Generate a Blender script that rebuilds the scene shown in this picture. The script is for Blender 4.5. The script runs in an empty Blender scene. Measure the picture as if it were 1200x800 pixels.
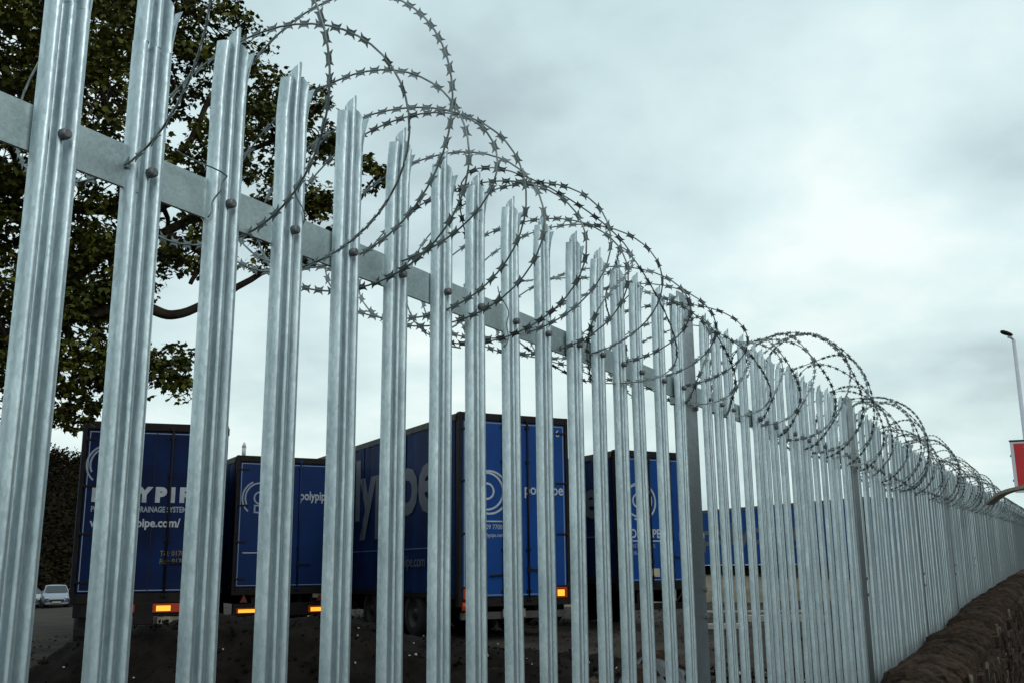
import bpy, math, random
import numpy as np
from mathutils import Vector, Matrix, noise
from math import sin, cos, pi, radians as R

sc = bpy.context.scene
col = sc.collection
rng = random.Random(7)
nrg = np.random.default_rng(7)

# ------------------------------------------------------------------ camera
F = 1183.6; PIT = .2197; ROLL = -.0096; YAW = .5203
CAM = Vector((0, -1.1954, 1.6))
fw0 = Vector((cos(YAW), sin(YAW), 0)); rt = Vector((sin(YAW), -cos(YAW), 0)); up = Vector((0, 0, 1))
fw = fw0*cos(PIT) + up*sin(PIT); uc = -fw0*sin(PIT) + up*cos(PIT)
cx = rt*cos(ROLL) + uc*sin(ROLL); cy = -rt*sin(ROLL) + uc*cos(ROLL)
cd = bpy.data.cameras.new('camera'); cam = bpy.data.objects.new('camera', cd); col.objects.link(cam)
cam.matrix_world = Matrix(((cx.x, cy.x, -fw.x, CAM.x), (cx.y, cy.y, -fw.y, CAM.y), (cx.z, cy.z, -fw.z, CAM.z), (0, 0, 0, 1)))
cd.sensor_width = 36; cd.lens = 36*F/1200; cd.clip_start = .05; cd.clip_end = 3000
sc.camera = cam
sc.view_settings.view_transform = 'Standard'; sc.view_settings.look = 'None'
sc.view_settings.exposure = 0; sc.view_settings.gamma = 1

# ------------------------------------------------------------------ world: overcast
SUN_AZ = Vector((-.35, -1, 0)).normalized(); SUN_EL = R(34)
w = bpy.data.worlds.new('World'); sc.world = w; w.use_nodes = True
nt = w.node_tree; N = nt.nodes; Lk = nt.links
for n in list(N): N.remove(n)
wo = N.new('ShaderNodeOutputWorld'); bg = N.new('ShaderNodeBackground'); bg.inputs[1].default_value = .1
sky = N.new('ShaderNodeTexSky'); sky.sky_type = 'NISHITA'; sky.sun_disc = False
sky.sun_elevation = SUN_EL; sky.sun_rotation = math.atan2(SUN_AZ.x, SUN_AZ.y)
tc = N.new('ShaderNodeTexCoord'); sep = N.new('ShaderNodeSeparateXYZ'); Lk.new(tc.outputs['Generated'], sep.inputs[0])
def wmath(op, a, b=None):
    m = N.new('ShaderNodeMath'); m.operation = op
    for k, v in enumerate((a, b)):
        if v is None: continue
        if isinstance(v, (int, float)): m.inputs[k].default_value = v
        else: Lk.new(v, m.inputs[k])
    return m.outputs[0]
zz = wmath('ADD', wmath('ABSOLUTE', sep.outputs[2]), .28)
px_ = wmath('DIVIDE', sep.outputs[0], zz); py_ = wmath('DIVIDE', sep.outputs[1], zz)
cmb = N.new('ShaderNodeCombineXYZ'); Lk.new(px_, cmb.inputs[0]); Lk.new(py_, cmb.inputs[1])
def wnoise(scale, det, rough, off):
    mp = N.new('ShaderNodeMapping'); mp.inputs['Location'].default_value = off; Lk.new(cmb.outputs[0], mp.inputs[0])
    n = N.new('ShaderNodeTexNoise'); n.inputs['Scale'].default_value = scale; n.inputs['Detail'].default_value = det
    n.inputs['Roughness'].default_value = rough; Lk.new(mp.outputs[0], n.inputs['Vector']); return n.outputs['Fac']
def wramp(fac, stops):
    r = N.new('ShaderNodeValToRGB'); e = r.color_ramp.elements
    while len(e) > 1: e.remove(e[-1])
    e[0].position = stops[0][0]; e[0].color = (*stops[0][1], 1)
    for p, c in stops[1:]:
        k = e.new(p); k.color = (*c, 1)
    Lk.new(fac, r.inputs[0]); return r.outputs[0]
big = wnoise(1.1, 4, .5, (3.1, .4, 0)); fine = wnoise(3.2, 5, .55, (9.2, 5.5, 0))
mixf = wmath('ADD', wmath('MULTIPLY', big, .7), wmath('MULTIPLY', fine, .3))
def wdot(v):
    d = N.new('ShaderNodeVectorMath'); d.operation = 'DOT_PRODUCT'; d.inputs[1].default_value = v; Lk.new(tc.outputs['Generated'], d.inputs[0]); return d.outputs['Value']
def wblob(v, k, amp):
    return wmath('MULTIPLY', wmath('POWER', wmath('MAXIMUM', wdot(v), 0), k), amp)
mixf = wmath('ADD', mixf, wblob((.9526, .1287, .2757), 200, .075))
mixf = wmath('ADD', mixf, wblob((.86, .42, .10), 40, .04))
mixf = wmath('ADD', mixf, wblob((.945, .035, .33), 300, -.08))
mixf = wmath('ADD', mixf, wblob((.972, .09, .215), 900, -.07))
cloud = wramp(mixf, [(.36, (.46, .57, .60)), (.46, (.64, .79, .81)), (.55, (.78, .93, .935)), (.64, (.98, 1.06, 1.03))])
elev = wramp(sep.outputs[2], [(0, (.86, .90, .90)), (.12, (1.0, 1.0, .98)), (.30, (.97, .99, 1.0)), (.45, (.95, .975, .99)), (.62, (.92, .96, .99)), (1, (.92, .96, .99))])
mul = N.new('ShaderNodeMix'); mul.data_type = 'RGBA'; mul.blend_type = 'MULTIPLY'; mul.inputs[0].default_value = 1
Lk.new(cloud, mul.inputs[6]); Lk.new(elev, mul.inputs[7])
sc10 = N.new('ShaderNodeVectorMath'); sc10.operation = 'SCALE'; sc10.inputs[3].default_value = 10.0; Lk.new(mul.outputs[2], sc10.inputs[0])
mx = N.new('ShaderNodeMix'); mx.data_type = 'RGBA'; mx.inputs[0].default_value = .97
Lk.new(sky.outputs[0], mx.inputs[6]); Lk.new(sc10.outputs[0], mx.inputs[7])
Lk.new(mx.outputs[2], bg.inputs[0]); Lk.new(bg.outputs[0], wo.inputs[0])
sd = bpy.data.lights.new('sun', 'SUN'); sd.energy = .6; sd.angle = R(18); sd.color = (1, .98, .94)
so = bpy.data.objects.new('sun', sd); col.objects.link(so)
so.rotation_euler = (SUN_AZ*cos(SUN_EL) + up*sin(SUN_EL)).to_track_quat('Z', 'Y').to_euler()
so.location = (0, 0, 30)

# ------------------------------------------------------------------ materials
def mat(name, base, base2=None, rough=.6, metal=0, scale=8, detail=5, bump=0, bscale=None, coord='Object',
        stretch=(1, 1, 1), emit=None, estr=0, rough2=None, spangle=0, rand=0, lo=.35, hi=.65, spec=.5):
    m = bpy.data.materials.new(name); m.use_nodes = True; t = m.node_tree; nn = t.nodes; ll = t.links
    b = nn['Principled BSDF']; b.inputs['Roughness'].default_value = rough; b.inputs['Metallic'].default_value = metal
    b.inputs['Specular IOR Level'].default_value = spec
    b.inputs['Base Color'].default_value = (*base, 1)
    tcn = nn.new('ShaderNodeTexCoord'); mp = nn.new('ShaderNodeMapping'); mp.inputs['Scale'].default_value = stretch
    src = tcn.outputs[coord]
    if rand:
        oi = nn.new('ShaderNodeObjectInfo'); ad = nn.new('ShaderNodeVectorMath'); ad.operation = 'ADD'
        cb = nn.new('ShaderNodeCombineXYZ'); mm = nn.new('ShaderNodeMath'); mm.operation = 'MULTIPLY'; mm.inputs[1].default_value = 40
        ll.new(oi.outputs['Random'], mm.inputs[0]); ll.new(mm.outputs[0], cb.inputs[0]); ll.new(mm.outputs[0], cb.inputs[2])
        ll.new(src, ad.inputs[0]); ll.new(cb.outputs[0], ad.inputs[1]); src = ad.outputs[0]
    ll.new(src, mp.inputs[0])
    no = nn.new('ShaderNodeTexNoise'); no.inputs['Scale'].default_value = scale; no.inputs['Detail'].default_value = detail
    no.inputs['Roughness'].default_value = .6; ll.new(mp.outputs[0], no.inputs['Vector'])
    fac = no.outputs['Fac']
    if spangle:
        vo = nn.new('ShaderNodeTexVoronoi'); vo.inputs['Scale'].default_value = spangle; ll.new(mp.outputs[0], vo.inputs['Vector'])
        sp = nn.new('ShaderNodeSeparateColor'); ll.new(vo.outputs['Color'], sp.inputs[0])
        a = nn.new('ShaderNodeMath'); a.operation = 'MULTIPLY_ADD'; a.inputs[1].default_value = .22; a.inputs[2].default_value = -.11
        ll.new(sp.outputs[0], a.inputs[0]); s = nn.new('ShaderNodeMath'); s.operation = 'ADD'; ll.new(a.outputs[0], s.inputs[0]); ll.new(fac, s.inputs[1]); fac = s.outputs[0]
    if base2:
        r = nn.new('ShaderNodeValToRGB'); e = r.color_ramp.elements; e[0].position = lo; e[1].position = hi
        e[0].color = (*base, 1); e[1].color = (*base2, 1); ll.new(fac, r.inputs[0])
        outc = r.outputs[0]
        if rand:
            hs = nn.new('ShaderNodeHueSaturation'); ll.new(outc, hs.inputs['Color'])
            mr = nn.new('ShaderNodeMapRange'); mr.inputs[3].default_value = 1-rand; mr.inputs[4].default_value = 1+rand
            ll.new(oi.outputs['Random'], mr.inputs[0]); ll.new(mr.outputs[0], hs.inputs['Value']); outc = hs.outputs[0]
        ll.new(outc, b.inputs['Base Color'])
    if rough2 is not None:
        mr2 = nn.new('ShaderNodeMapRange'); mr2.inputs[1].default_value = lo; mr2.inputs[2].default_value = hi
        mr2.inputs[3].default_value = rough; mr2.inputs[4].default_value = rough2; ll.new(fac, mr2.inputs[0]); ll.new(mr2.outputs[0], b.inputs['Roughness'])
    if bump:
        n2 = nn.new('ShaderNodeTexNoise'); n2.inputs['Scale'].default_value = bscale or scale*3; n2.inputs['Detail'].default_value = 5
        ll.new(mp.outputs[0], n2.inputs['Vector'])
        bp = nn.new('ShaderNodeBump'); bp.inputs['Strength'].default_value = bump; bp.inputs['Distance'].default_value = .02
        ll.new(n2.outputs['Fac'], bp.inputs['Height']); ll.new(bp.outputs[0], b.inputs['Normal'])
    if emit:
        b.inputs['Emission Color'].default_value = (*emit, 1); b.inputs['Emission Strength'].default_value = estr
    return m
M = {}
M['galv'] = mat('galvanised_steel', (.36, .44, .47), (.66, .75, .775), rough=.46, rough2=.32, metal=.82, scale=16, detail=8, stretch=(1, 1, .4), spangle=260, bump=.12, bscale=30, rand=.035, lo=.2, hi=.8)
M['post'] = mat('darkened_post_steel', (.24, .27, .29), (.38, .42, .44), rough=.42, rough2=.3, metal=.88, scale=10, spangle=200, bump=.05, bscale=30, lo=.25, hi=.75)  # base darker than the pales, standing in for the dark hill's reflection
M['galvflat'] = mat('galvanised_plate', (.36, .43, .44), (.58, .66, .65), rough=.5, rough2=.38, metal=.72, scale=10, spangle=220, bump=.05, bscale=30, rand=.05, lo=.25, hi=.75)
M['bolt'] = mat('dull_bolt_steel', (.12, .12, .13), (.24, .24, .25), rough=.55, metal=.6, scale=60)
M['wire'] = mat('razor_wire_steel', (.10, .115, .115), (.27, .30, .30), rough=.45, metal=.7, scale=25)
M['bark'] = mat('tree_bark', (.022, .016, .010), (.055, .042, .03), rough=.95, scale=7, bump=.6, bscale=20, spec=.1)
M['leaf'] = mat('sycamore_leaf', (.036, .045, .006), (.125, .125, .016), rough=.6, scale=1.6, spec=.25)
M['soil'] = mat('dark_soil', (.004, .003, .0027), (.014, .0105, .009), rough=.95, scale=3.2, detail=12, bump=.8, bscale=12, spec=.05)
M['yard'] = mat('yard_gravel', (.020, .015, .012), (.055, .042, .032), rough=.95, scale=.9, detail=12, bump=.7, bscale=7, spec=.15)
M['bank'] = mat('pale_gravel', (.13, .10, .075), (.22, .18, .13), rough=.95, scale=1.2, detail=10, bump=.5, bscale=6, spec=.1)
M['asphalt'] = mat('asphalt', (.04, .04, .042), (.065, .065, .065), rough=.9, scale=12, bump=.4, bscale=80)
M['paving'] = mat('pavement_slab', (.05, .05, .048), (.09, .088, .083), rough=.9, scale=5, bump=.3, bscale=40, rand=.1)
M['stone'] = mat('weathered_stone', (.022, .013, .010), (.100, .062, .045), rough=.93, scale=6, detail=10, bump=1.0, bscale=16, rand=.55, spec=.15, stretch=(1, 1, 1.6))
M['cope'] = mat('coping_stone', (.026, .015, .011), (.098, .062, .044), rough=.93, scale=4, detail=12, bump=1.0, bscale=18, rand=.3, spec=.15, stretch=(3.5, 1, 1))
M['mortar'] = mat('lime_mortar', (.06, .048, .036), (.17, .14, .10), rough=.98, scale=9, bump=.8, spec=.1)
M['stonec'] = mat('wall_core', (.02, .015, .012), (.05, .037, .03), rough=.98, scale=8, bump=.8, spec=.1)
M['moss'] = mat('hill_wood', (.009, .0065, .0035), (.020, .015, .007), rough=.95, scale=.08, detail=8, spec=.05)
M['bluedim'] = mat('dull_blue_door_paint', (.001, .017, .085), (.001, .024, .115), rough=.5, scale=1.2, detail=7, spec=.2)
M['blue'] = mat('blue_door_paint', (.001, .040, .19), (.001, .052, .235), spec=.25, rough=.48, scale=1.2, detail=7)
M['curtain'] = mat('blue_curtain_vinyl', (.001, .008, .042), (.002, .019, .088), spec=.2, rough=.6, scale=1.5, detail=6, bump=.15, bscale=3)
M['navy'] = mat('shaded_navy_door', (.001, .006, .034), (.001, .015, .078), spec=.15, rough=.55, scale=1.5, detail=6)  # navy with the shade on trailer A put into its colour
M['frame'] = mat('dark_trailer_frame', (.005, .004, .004), (.014, .010, .009), spec=.2, rough=.6, scale=5)
M['roof'] = mat('trailer_roof', (.045, .038, .034), (.08, .07, .062), rough=.7, scale=5)
M['rubber'] = mat('rubber', (.012, .012, .012), (.02, .02, .02), rough=.85, scale=20)
M['rim'] = mat('wheel_rim', (.03, .03, .03), (.07, .065, .06), rough=.5, metal=.5, scale=10)
M['white'] = mat('white_print', (.34, .37, .42), (.46, .49, .54), rough=.55, scale=6)
M['lettergrey'] = mat('side_lettering', (.085, .09, .11), (.115, .12, .14), rough=.55, scale=4)
M['faint'] = mat('faint_line', (.10, .14, .25), rough=.5)
M['yellowprint'] = mat('faded_yellow_print', (.22, .17, .07), rough=.6)
M['border'] = mat('pale_border', (.26, .30, .37), rough=.5)
M['red'] = mat('red_lens', (.22, .018, .006), rough=.35, emit=(.8, .10, .02), estr=.10)
M['dullred'] = mat('red_reflector', (.16, .014, .012), rough=.4)
M['amber'] = mat('amber_lamp', (.8, .35, .03), rough=.4, emit=(1, .42, .03), estr=1.3)
M['plate'] = mat('number_plate', (.35, .32, .22), (.45, .42, .3), rough=.5, scale=9)
M['grime'] = mat('grimy_white_panel', (.15, .13, .10), (.28, .25, .19), rough=.8, scale=5)
M['car'] = mat('silver_car_paint', (.26, .29, .35), rough=.3, metal=.3)
M['carw'] = mat('pale_car_paint', (.30, .32, .34), rough=.3)
M['card'] = mat('dark_car_paint', (.05, .05, .06), rough=.3)
M['glass'] = mat('dark_glass', (.02, .025, .03), rough=.08)
M['lampgrey'] = mat('lamp_post_paint', (.50, .50, .56), (.58, .58, .63), rough=.5, scale=3)
M['signred'] = mat('sign_red', (.50, .012, .015), (.58, .018, .02), rough=.4, scale=3)
M['signframe'] = mat('sign_frame', (.62, .60, .66), rough=.4)
M['cream'] = mat('cream_letter', (.80, .62, .36), rough=.5)
M['timber'] = mat('bleached_timber', (.22, .17, .12), (.42, .35, .26), rough=.85, scale=10, stretch=(1, 6, 6), bump=.3)
M['concrete'] = mat('concrete', (.26, .24, .20), (.38, .35, .30), rough=.9, scale=3, bump=.3)
M['pebble'] = mat('pale_pebbles', (.22, .20, .17), (.50, .47, .42), rough=.9, scale=9)
M['plastic'] = mat('black_sheeting', (.01, .01, .011), (.03, .03, .032), rough=.4, scale=5, bump=.5)

# ------------------------------------------------------------------ mesh helpers
class MB:
    def __init__(s): s.v = []; s.f = []; s.sm = []
    def add(s, vs, fs, smooth=False):
        o = len(s.v); s.v.extend(tuple(v) for v in vs); s.f.extend(tuple(i+o for i in f) for f in fs); s.sm.extend([smooth]*len(fs)); return s
    def box(s, x0, x1, y0, y1, z0, z1, bev=0):
        if bev <= 0:
            vs = [(x, y, z) for z in (z0, z1) for y in (y0, y1) for x in (x0, x1)]
            return s.add(vs, [(0, 2, 3, 1), (4, 5, 7, 6), (0, 1, 5, 4), (2, 6, 7, 3), (0, 4, 6, 2), (1, 3, 7, 5)])
        b = min(bev, (x1-x0)*.45, (y1-y0)*.45, (z1-z0)*.45)
        rings = []
        for z, i in ((z0, b), (z0+b, 0), (z1-b, 0), (z1, b)):
            a0, a1, c0, c1 = x0+i, x1-i, y0+i, y1-i; k = b*.7 if i == 0 else b*.3
            rings.append([(a0+k, c0, z), (a1-k, c0, z), (a1, c0+k, z), (a1, c1-k, z), (a1-k, c1, z), (a0+k, c1, z), (a0, c1-k, z), (a0, c0+k, z)])
        return s.loft(rings, caps=True)
    def loft(s, rings, caps=False, smooth=False, closed=True):
        n = len(rings[0]); vs = [p for r in rings for p in r]; fs = []
        for i in range(len(rings)-1):
            for j in range(n if closed else n-1):
                k = (j+1) % n; fs.append((i*n+j, i*n+k, (i+1)*n+k, (i+1)*n+j))
        s.add(vs, fs, smooth)
        if caps:
            o = len(s.v)-len(vs); s.f.append(tuple(o+j for j in reversed(range(n)))); s.f.append(tuple(o+(len(rings)-1)*n+j for j in range(n))); s.sm += [False, False]
        return s
    def tube(s, pts, rad, n=8, smooth=True, caps=True):
        pts = [Vector(p) for p in pts]; rings = []; prev = None
        for i, p in enumerate(pts):
            t = (pts[min(i+1, len(pts)-1)] - pts[max(i-1, 0)]).normalized()
            a = prev if prev else (Vector((0, 0, 1)) if abs(t.z) < .9 else Vector((1, 0, 0)))
            b = t.cross(a)
            if b.length < 1e-6: b = t.orthogonal()
            b.normalize(); a = b.cross(t).normalized(); prev = a
            r = rad[i] if isinstance(rad, (list, tuple)) else rad
            rings.append([p + (a*cos(2*pi*k/n) + b*sin(2*pi*k/n))*r for k in range(n)])
        return s.loft(rings, caps, smooth)
    def mesh(s, name, m, extra=()):
        me = bpy.data.meshes.new(name); me.from_pydata(s.v, [], s.f); me.materials.append(m)
        for e in extra: me.materials.append(e)
        me.polygons.foreach_set('use_smooth', s.sm); me.update(); return me
    def obj(s, name, m, parent=None, loc=(0, 0, 0), **k): return obj(name, s.mesh(name, m), parent, loc, **k)

def obj(name, me, parent=None, loc=(0, 0, 0), rot=(0, 0, 0), **props):
    o = bpy.data.objects.new(name, me); o.location = loc; o.rotation_euler = rot; col.objects.link(o)
    if parent: o.parent = parent
    for k, v in props.items(): o[k] = v
    return o
def thing(name, label, cat, loc=(0, 0, 0), rz=0, group=None):
    o = obj(name, None, None, loc, (0, 0, rz), label=label, category=cat)
    if group: o['group'] = group
    return o
def npmesh(name, V, Fc, m, smooth=False):
    # V (n,3) ; Fc (m,k)
    me = bpy.data.meshes.new(name); k = Fc.shape[1]
    me.vertices.add(len(V)); me.vertices.foreach_set('co', V.astype(np.float32).ravel())
    me.loops.add(Fc.size); me.loops.foreach_set('vertex_index', Fc.astype(np.int32).ravel())
    me.polygons.add(len(Fc)); me.polygons.foreach_set('loop_start', np.arange(0, Fc.size, k, dtype=np.int32))
    me.polygons.foreach_set('loop_total', np.full(len(Fc), k, dtype=np.int32))
    if smooth: me.polygons.foreach_set('use_smooth', np.ones(len(Fc), bool))
    me.materials.append(m); me.update(calc_edges=True); me.validate(); return me
def fbm(x, y, s, seed=0, o=4): return noise.fractal(Vector((x*s+seed*17.3, y*s-seed*9.1, seed*3.7)), .55, 2.1, o)
def lerp_t(tab, x):
    if x <= tab[0][0]: return tab[0][1]
    for (a, u), (b, v) in zip(tab, tab[1:]):
        if x <= b: return u + (v-u)*(x-a)/(b-a)
    return tab[-1][1]

# ------------------------------------------------------------------ terrain
RIDGE = [(7.75, 8.25, .90), (8.16, 7.61, 1.03), (9.36, 6.32, 1.02), (9.76, 5.78, .84), (10.3, 5.1, .72), (10.8, 4.03, .52)]
def seg_d(x, y):
    best = (9e9, 0)
    for (ax, ay, az), (bx, by, bz) in zip(RIDGE, RIDGE[1:]):
        dx, dy = bx-ax, by-ay; t = max(0, min(1, ((x-ax)*dx+(y-ay)*dy)/(dx*dx+dy*dy)))
        d = math.hypot(x-ax-t*dx, y-ay-t*dy)
        if d < best[0]: best = (d, az+t*(bz-az))
    return best
def base_z(x, y): return .144 + .012*x - .0148*y - max(0, min(30, y-32))*.018
def yard_z(x, y):
    b = base_z(x, y)
    if 4 < x < 15 and .5 < y < 12:
        d, h = seg_d(x, y)
        m = (h-b)*math.exp(-(d/1.25)**2)
        n = fbm(x, y, 1.3, 1, 6)*.10 + fbm(x, y, 5, 2, 3)*.03
        b += m + n*min(1, m*3+.25)
    else: b += fbm(x, y, .5, 3)*.04
    return b
def grid(name, xs, ys, zf, m, **k):
    V = [(x, y, zf(x, y)) for y in ys for x in xs]; nx = len(xs)
    F_ = [(j*nx+i, j*nx+i+1, (j+1)*nx+i+1, (j+1)*nx+i) for j in range(len(ys)-1) for i in range(nx-1)]
    b = MB(); b.add(V, F_, True); return b.obj(name, m, **k)
def wall_off(x):  # fence line leans north after the second post
    return 0 if x < 6.09 else (x-6.09)*math.tan(R(1.8))
def grade(x): return 0 if x < 8.8 else (x-8.8)*.022
grid('ground', np.concatenate([[-900, -400, -150, -60], np.arange(-30, 121, 10), [200, 400, 1400]]).tolist(),
     np.concatenate([[-900, -300, -100, -40], np.arange(-20, 91, 10), [160, 400, 1400]]).tolist(),
     lambda x, y: (base_z(max(-20, min(60, x)), max(-10, min(70, y))) - .30 - (.2 if y < 1 else 0)), M['yard'], kind='structure')
def step(a, b, s):
    return np.arange(a, b+s*.5, s).tolist()
grid('yard_ground', step(-12, 3, 1.5)+step(4, 15.8, .16)+step(16, 60, 2), step(.12, 12, .16)+step(12.5, 20, .8)+step(22, 70, 3),
     lambda x, y: (yard_z(x, y) - .16*math.exp(-(seg_d(x, y)[0]/1.5)**2)) if y > .6+wall_off(x) else base_z(x, y), M['yard'], kind='structure')
# dark heap of soil and gravel sits on the yard
hx = step(4.6, 13.4, .11); hy = step(1.4, 10.6, .11)
def heap_z(x, y):
    d, h = seg_d(x, y); e = math.exp(-(d/1.55)**2)
    return yard_z(x, y) - .10 + .13*min(1, e*1.5) + fbm(x, y, 3, 8, 5)*.035
grid('soil_heap', hx, hy, heap_z, M['soil'], kind='structure')
# pale raised bank behind the trailers
def bank_z(x, y):
    d = math.hypot(x, y+1.2); b = base_z(x, y)
    t = max(0, min(1, (d-35)/1.2)); s = t*t*(3-2*t)
    far = .95 + max(0, min(1, (d-37)/22))*.62
    return b - .12 + s*(far-b) + fbm(x, y, .4, 5)*.05
V = []; ths = np.linspace(R(-3), R(28), 60); ds = [34.5, 35, 35.3, 35.6, 35.9, 36.2, 36.6, 38, 41, 45, 52, 60, 75, 100]
for d in ds:
    for t in ths: V.append((d*cos(t), -1.2+d*sin(t), bank_z(d*cos(t), -1.2+d*sin(t))))
b = MB(); b.add(V, [(j*60+i, j*60+i+1, (j+1)*60+i+1, (j+1)*60+i) for j in range(len(ds)-1) for i in range(59)], True); b.obj('gravel_bank', M['bank'], kind='structure')
# street side
def street_z(x): return grade(x) if x < 60 else grade(60)
sx = step(-20, 60, 2)
grid('pavement', sx, [-2.6, -1.6, -.52, .05, .10], lambda x, y: street_z(x) + .0, M['paving'], kind='structure')
grid('road', sx, [-30, -20, -9, -2.75], lambda x, y: street_z(x)-.12, M['asphalt'], kind='structure')
kt = thing('kerb', 'grey concrete kerb between the pavement and the road', 'kerb', (0, -2.68, 0))
ks = MB(); ks.box(-.445, .445, -.07, .07, -.2, .006, .012); kme = ks.mesh('kerb_stone', M['concrete'])
for i in range(34): obj('kerb_stone', kme, kt, (-5+i*.9, 0, street_z(-5+i*.9)))

# ------------------------------------------------------------------ palisade fence
fence = thing('palisade_fence', 'tall galvanised steel palisade fence with triple pointed pales running down the street', 'fence', (3.39, .03, .12))
FO = Vector((3.39, .03, .12))
PY = .0195      # back plane of the pales
# pale cross-section: x across, y forward (towards -Y)
prof = [(-35, 0), (-34, 5), (-31, 10.5), (-27.5, 14), (-24, 15.5), (-20, 15), (-16.5, 11.5), (-13.5, 6), (-11, 2.6), (-8.5, 2.6), (-6.8, 6), (-5.8, 11), (-4.2, 14), (0, 15),
        (4.2, 14), (5.8, 11), (6.8, 6), (8.5, 2.6), (11, 2.6), (13.5, 6), (16.5, 11.5), (20, 15), (24, 15.5), (27.5, 14), (31, 10.5), (34, 5), (35, 0)]
prof = [(x/1000, y*1.22/1000) for x, y in prof]
ZT = 2.524; ZB = .14
def shell(mb, cols, rows, pos, t=.0026):
    """cols: profile indices, rows: parameters; pos(i, r) -> outer point; inner point offset along the profile normal"""
    nr = []
    for k in range(len(prof)):
        a = Vector(prof[max(k-1, 0)]); c = Vector(prof[min(k+1, len(prof)-1)]); d = (c-a).normalized(); nr.append(Vector((-d.y, d.x)))
    out = []; inn = []
    for r in rows:
        out.append([pos(i, r) for i in cols])
        inn.append([pos(i, r) - Vector((nr[i].x*t, -nr[i].y*t, 0)) for i in cols])
    n = len(cols); o = [p for row in out for p in row]; q = [p for row in inn for p in row]; K = len(o)
    fs = []
    for r in range(len(rows)-1):
        for c in range(n-1):
            a = r*n+c; fs.append((a, a+1, a+n+1, a+n)); fs.append((K+a, K+a+n, K+a+n+1, K+a+1))
    ns = len(fs)
    for r in range(len(rows)-1):
        a = r*n; fs.append((a, a+n, K+a+n, K+a)); a = r*n+n-1; fs.append((a, K+a, K+a+n, a+n))
    L_ = (len(rows)-1)*n
    for c in range(n-1):
        fs.append((L_+c, L_+c+1, K+L_+c+1, K+L_+c)); fs.append((c, K+c, K+c+1, c+1))
    mb.add(o+q, fs[:ns], True); P_ = o+q
    for f in fs[ns:]: mb.add([P_[i] for i in f], [(0, 1, 2, 3)], False)
def make_pale(seed):
    rr = random.Random(seed); b = MB(); zs = ZT-ZB
    bend = rr.uniform(-.004, .004); hl = zs-.122
    jl, jr, jt = rr.uniform(-.012, .012), rr.uniform(-.012, .012), rr.uniform(-.006, .006)
    wob = [rr.uniform(-.0012, .0012) for _ in range(12)]
    full = list(range(27)); cen = list(range(0, 23)); L = []; Rr = list(range(22, 27))
    def body(i, z):
        x, y = prof[i]; k = z/zs*11; a = int(min(10, k)); wv = wob[a]+(wob[a+1]-wob[a])*(k-a)
        return Vector((x+wv, -(y+wv*.7), z))
    shell(b, full, [hl*k/11 for k in range(12)], body)
    cen0 = prof[0][0]
    cx_ = sum(prof[i][0] for i in cen)/len(cen)
    def topz(i):
        x = prof[i][0]
        if x < -.017: return zs-.040+jt*.5
        if x < -.003: return zs-.040+(x+.017)/.014*.040
        if x < .003: return zs
        return zs-(x-.003)/.021*.044
    def head(i, s):
        x, y = prof[i]; z = hl+(topz(i)-hl)*s; wv = wob[11]
        return Vector((x*(1-.06*s)+wv+bend*s, -(y+wv*.7)-.003*s*s, z))
    shell(b, cen, [0, .4, .8, 1], head)
    def wing(side, j):
        def f(i, s):
            x, y = prof[i]; w_ = 1 if s < .62 else 1-(s-.62)/.38*(.9 if side > 0 else .35)
            xc = side*.030; tip = (zs-.042+j) if side > 0 else (zs-.050+j*.5)
            z = hl+(tip-hl)*s
            return Vector((xc+(x-xc)*w_+side*(.006 if side > 0 else .002)*s*s, -y*(1-.1*s)-(.010 if side > 0 else -.004)*s**1.5, z))
        return f
    shell(b, Rr, [0, .3, .62, .82, 1], wing(1, jr))
    # little web that shows where the wing was split from the head
    return b.mesh('pale', M['galv'])
pales = [make_pale(s) for s in range(6)]
bb = MB(); bb.tube([(0, 0, 0), (0, -.004, 0), (0, -.0105, 0), (0, -.0125, 0)], [.0082, .0084, .0080, .0055], 10, True); bolt_me = bb.mesh('bolt', M['bolt'])
bb2 = MB(); bb2.tube([(0, 0, 0), (0, -.011, 0)], .011, 6, False); bolt_far = bb2.mesh('bolt', M['bolt'])
A0 = Vector((6.09, 0, 0)); ANG = R(1.8)
def along(s):  # arc length from x=0 -> position on the fence line (back plane) and heading
    if s <= 6.09: return Vector((s, PY, 0)), 0
    return Vector((6.09+(s-6.09)*cos(ANG), PY+(s-6.09)*sin(ANG), 0)), ANG
pos_list = []
for k in range(-2, 17): pos_list.append((k+4.058)*.16176)
for k in range(17): pos_list.append(3.545+.149*k)
bay = 0
NB = 14
for n in range(NB):
    for k in range(19): pos_list.append(6.09+n*2.75+.124+k*.1390)
pl_rest = MB(); cnt = 0
for idx, s in enumerate(pos_list):
    p, a = along(s); g = grade(s)
    sag = rng.uniform(-.005, .005)
    if s < 6.09+2.75*8.02:
        P = obj('pale', pales[idx % 6], fence, p + Vector((0, 0, ZB+g+sag)) - FO, (rng.uniform(-.004, .004), rng.uniform(-.005, .005), a+rng.uniform(-.03, .03)*(1 if s < 6 else .25)))
        if s < 12:
            obj('bolt', bolt_me if s < 4 else bolt_far, P, (0, -.019, 2.194-ZB-sag), (0, rng.uniform(0, 1), 0))
    else:
        vs = [Vector(v.co) for v in pales[0].vertices]; mt = Matrix.Rotation(a, 4, 'Z')
        pl_rest.add([mt @ v + p + Vector((0, 0, ZB+g+sag)) - FO for v in vs], [tuple(f.vertices) for f in pales[0].polygons], True)
pl_rest.obj('distant_pales', M['galv'], fence, kind='stuff')
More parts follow.
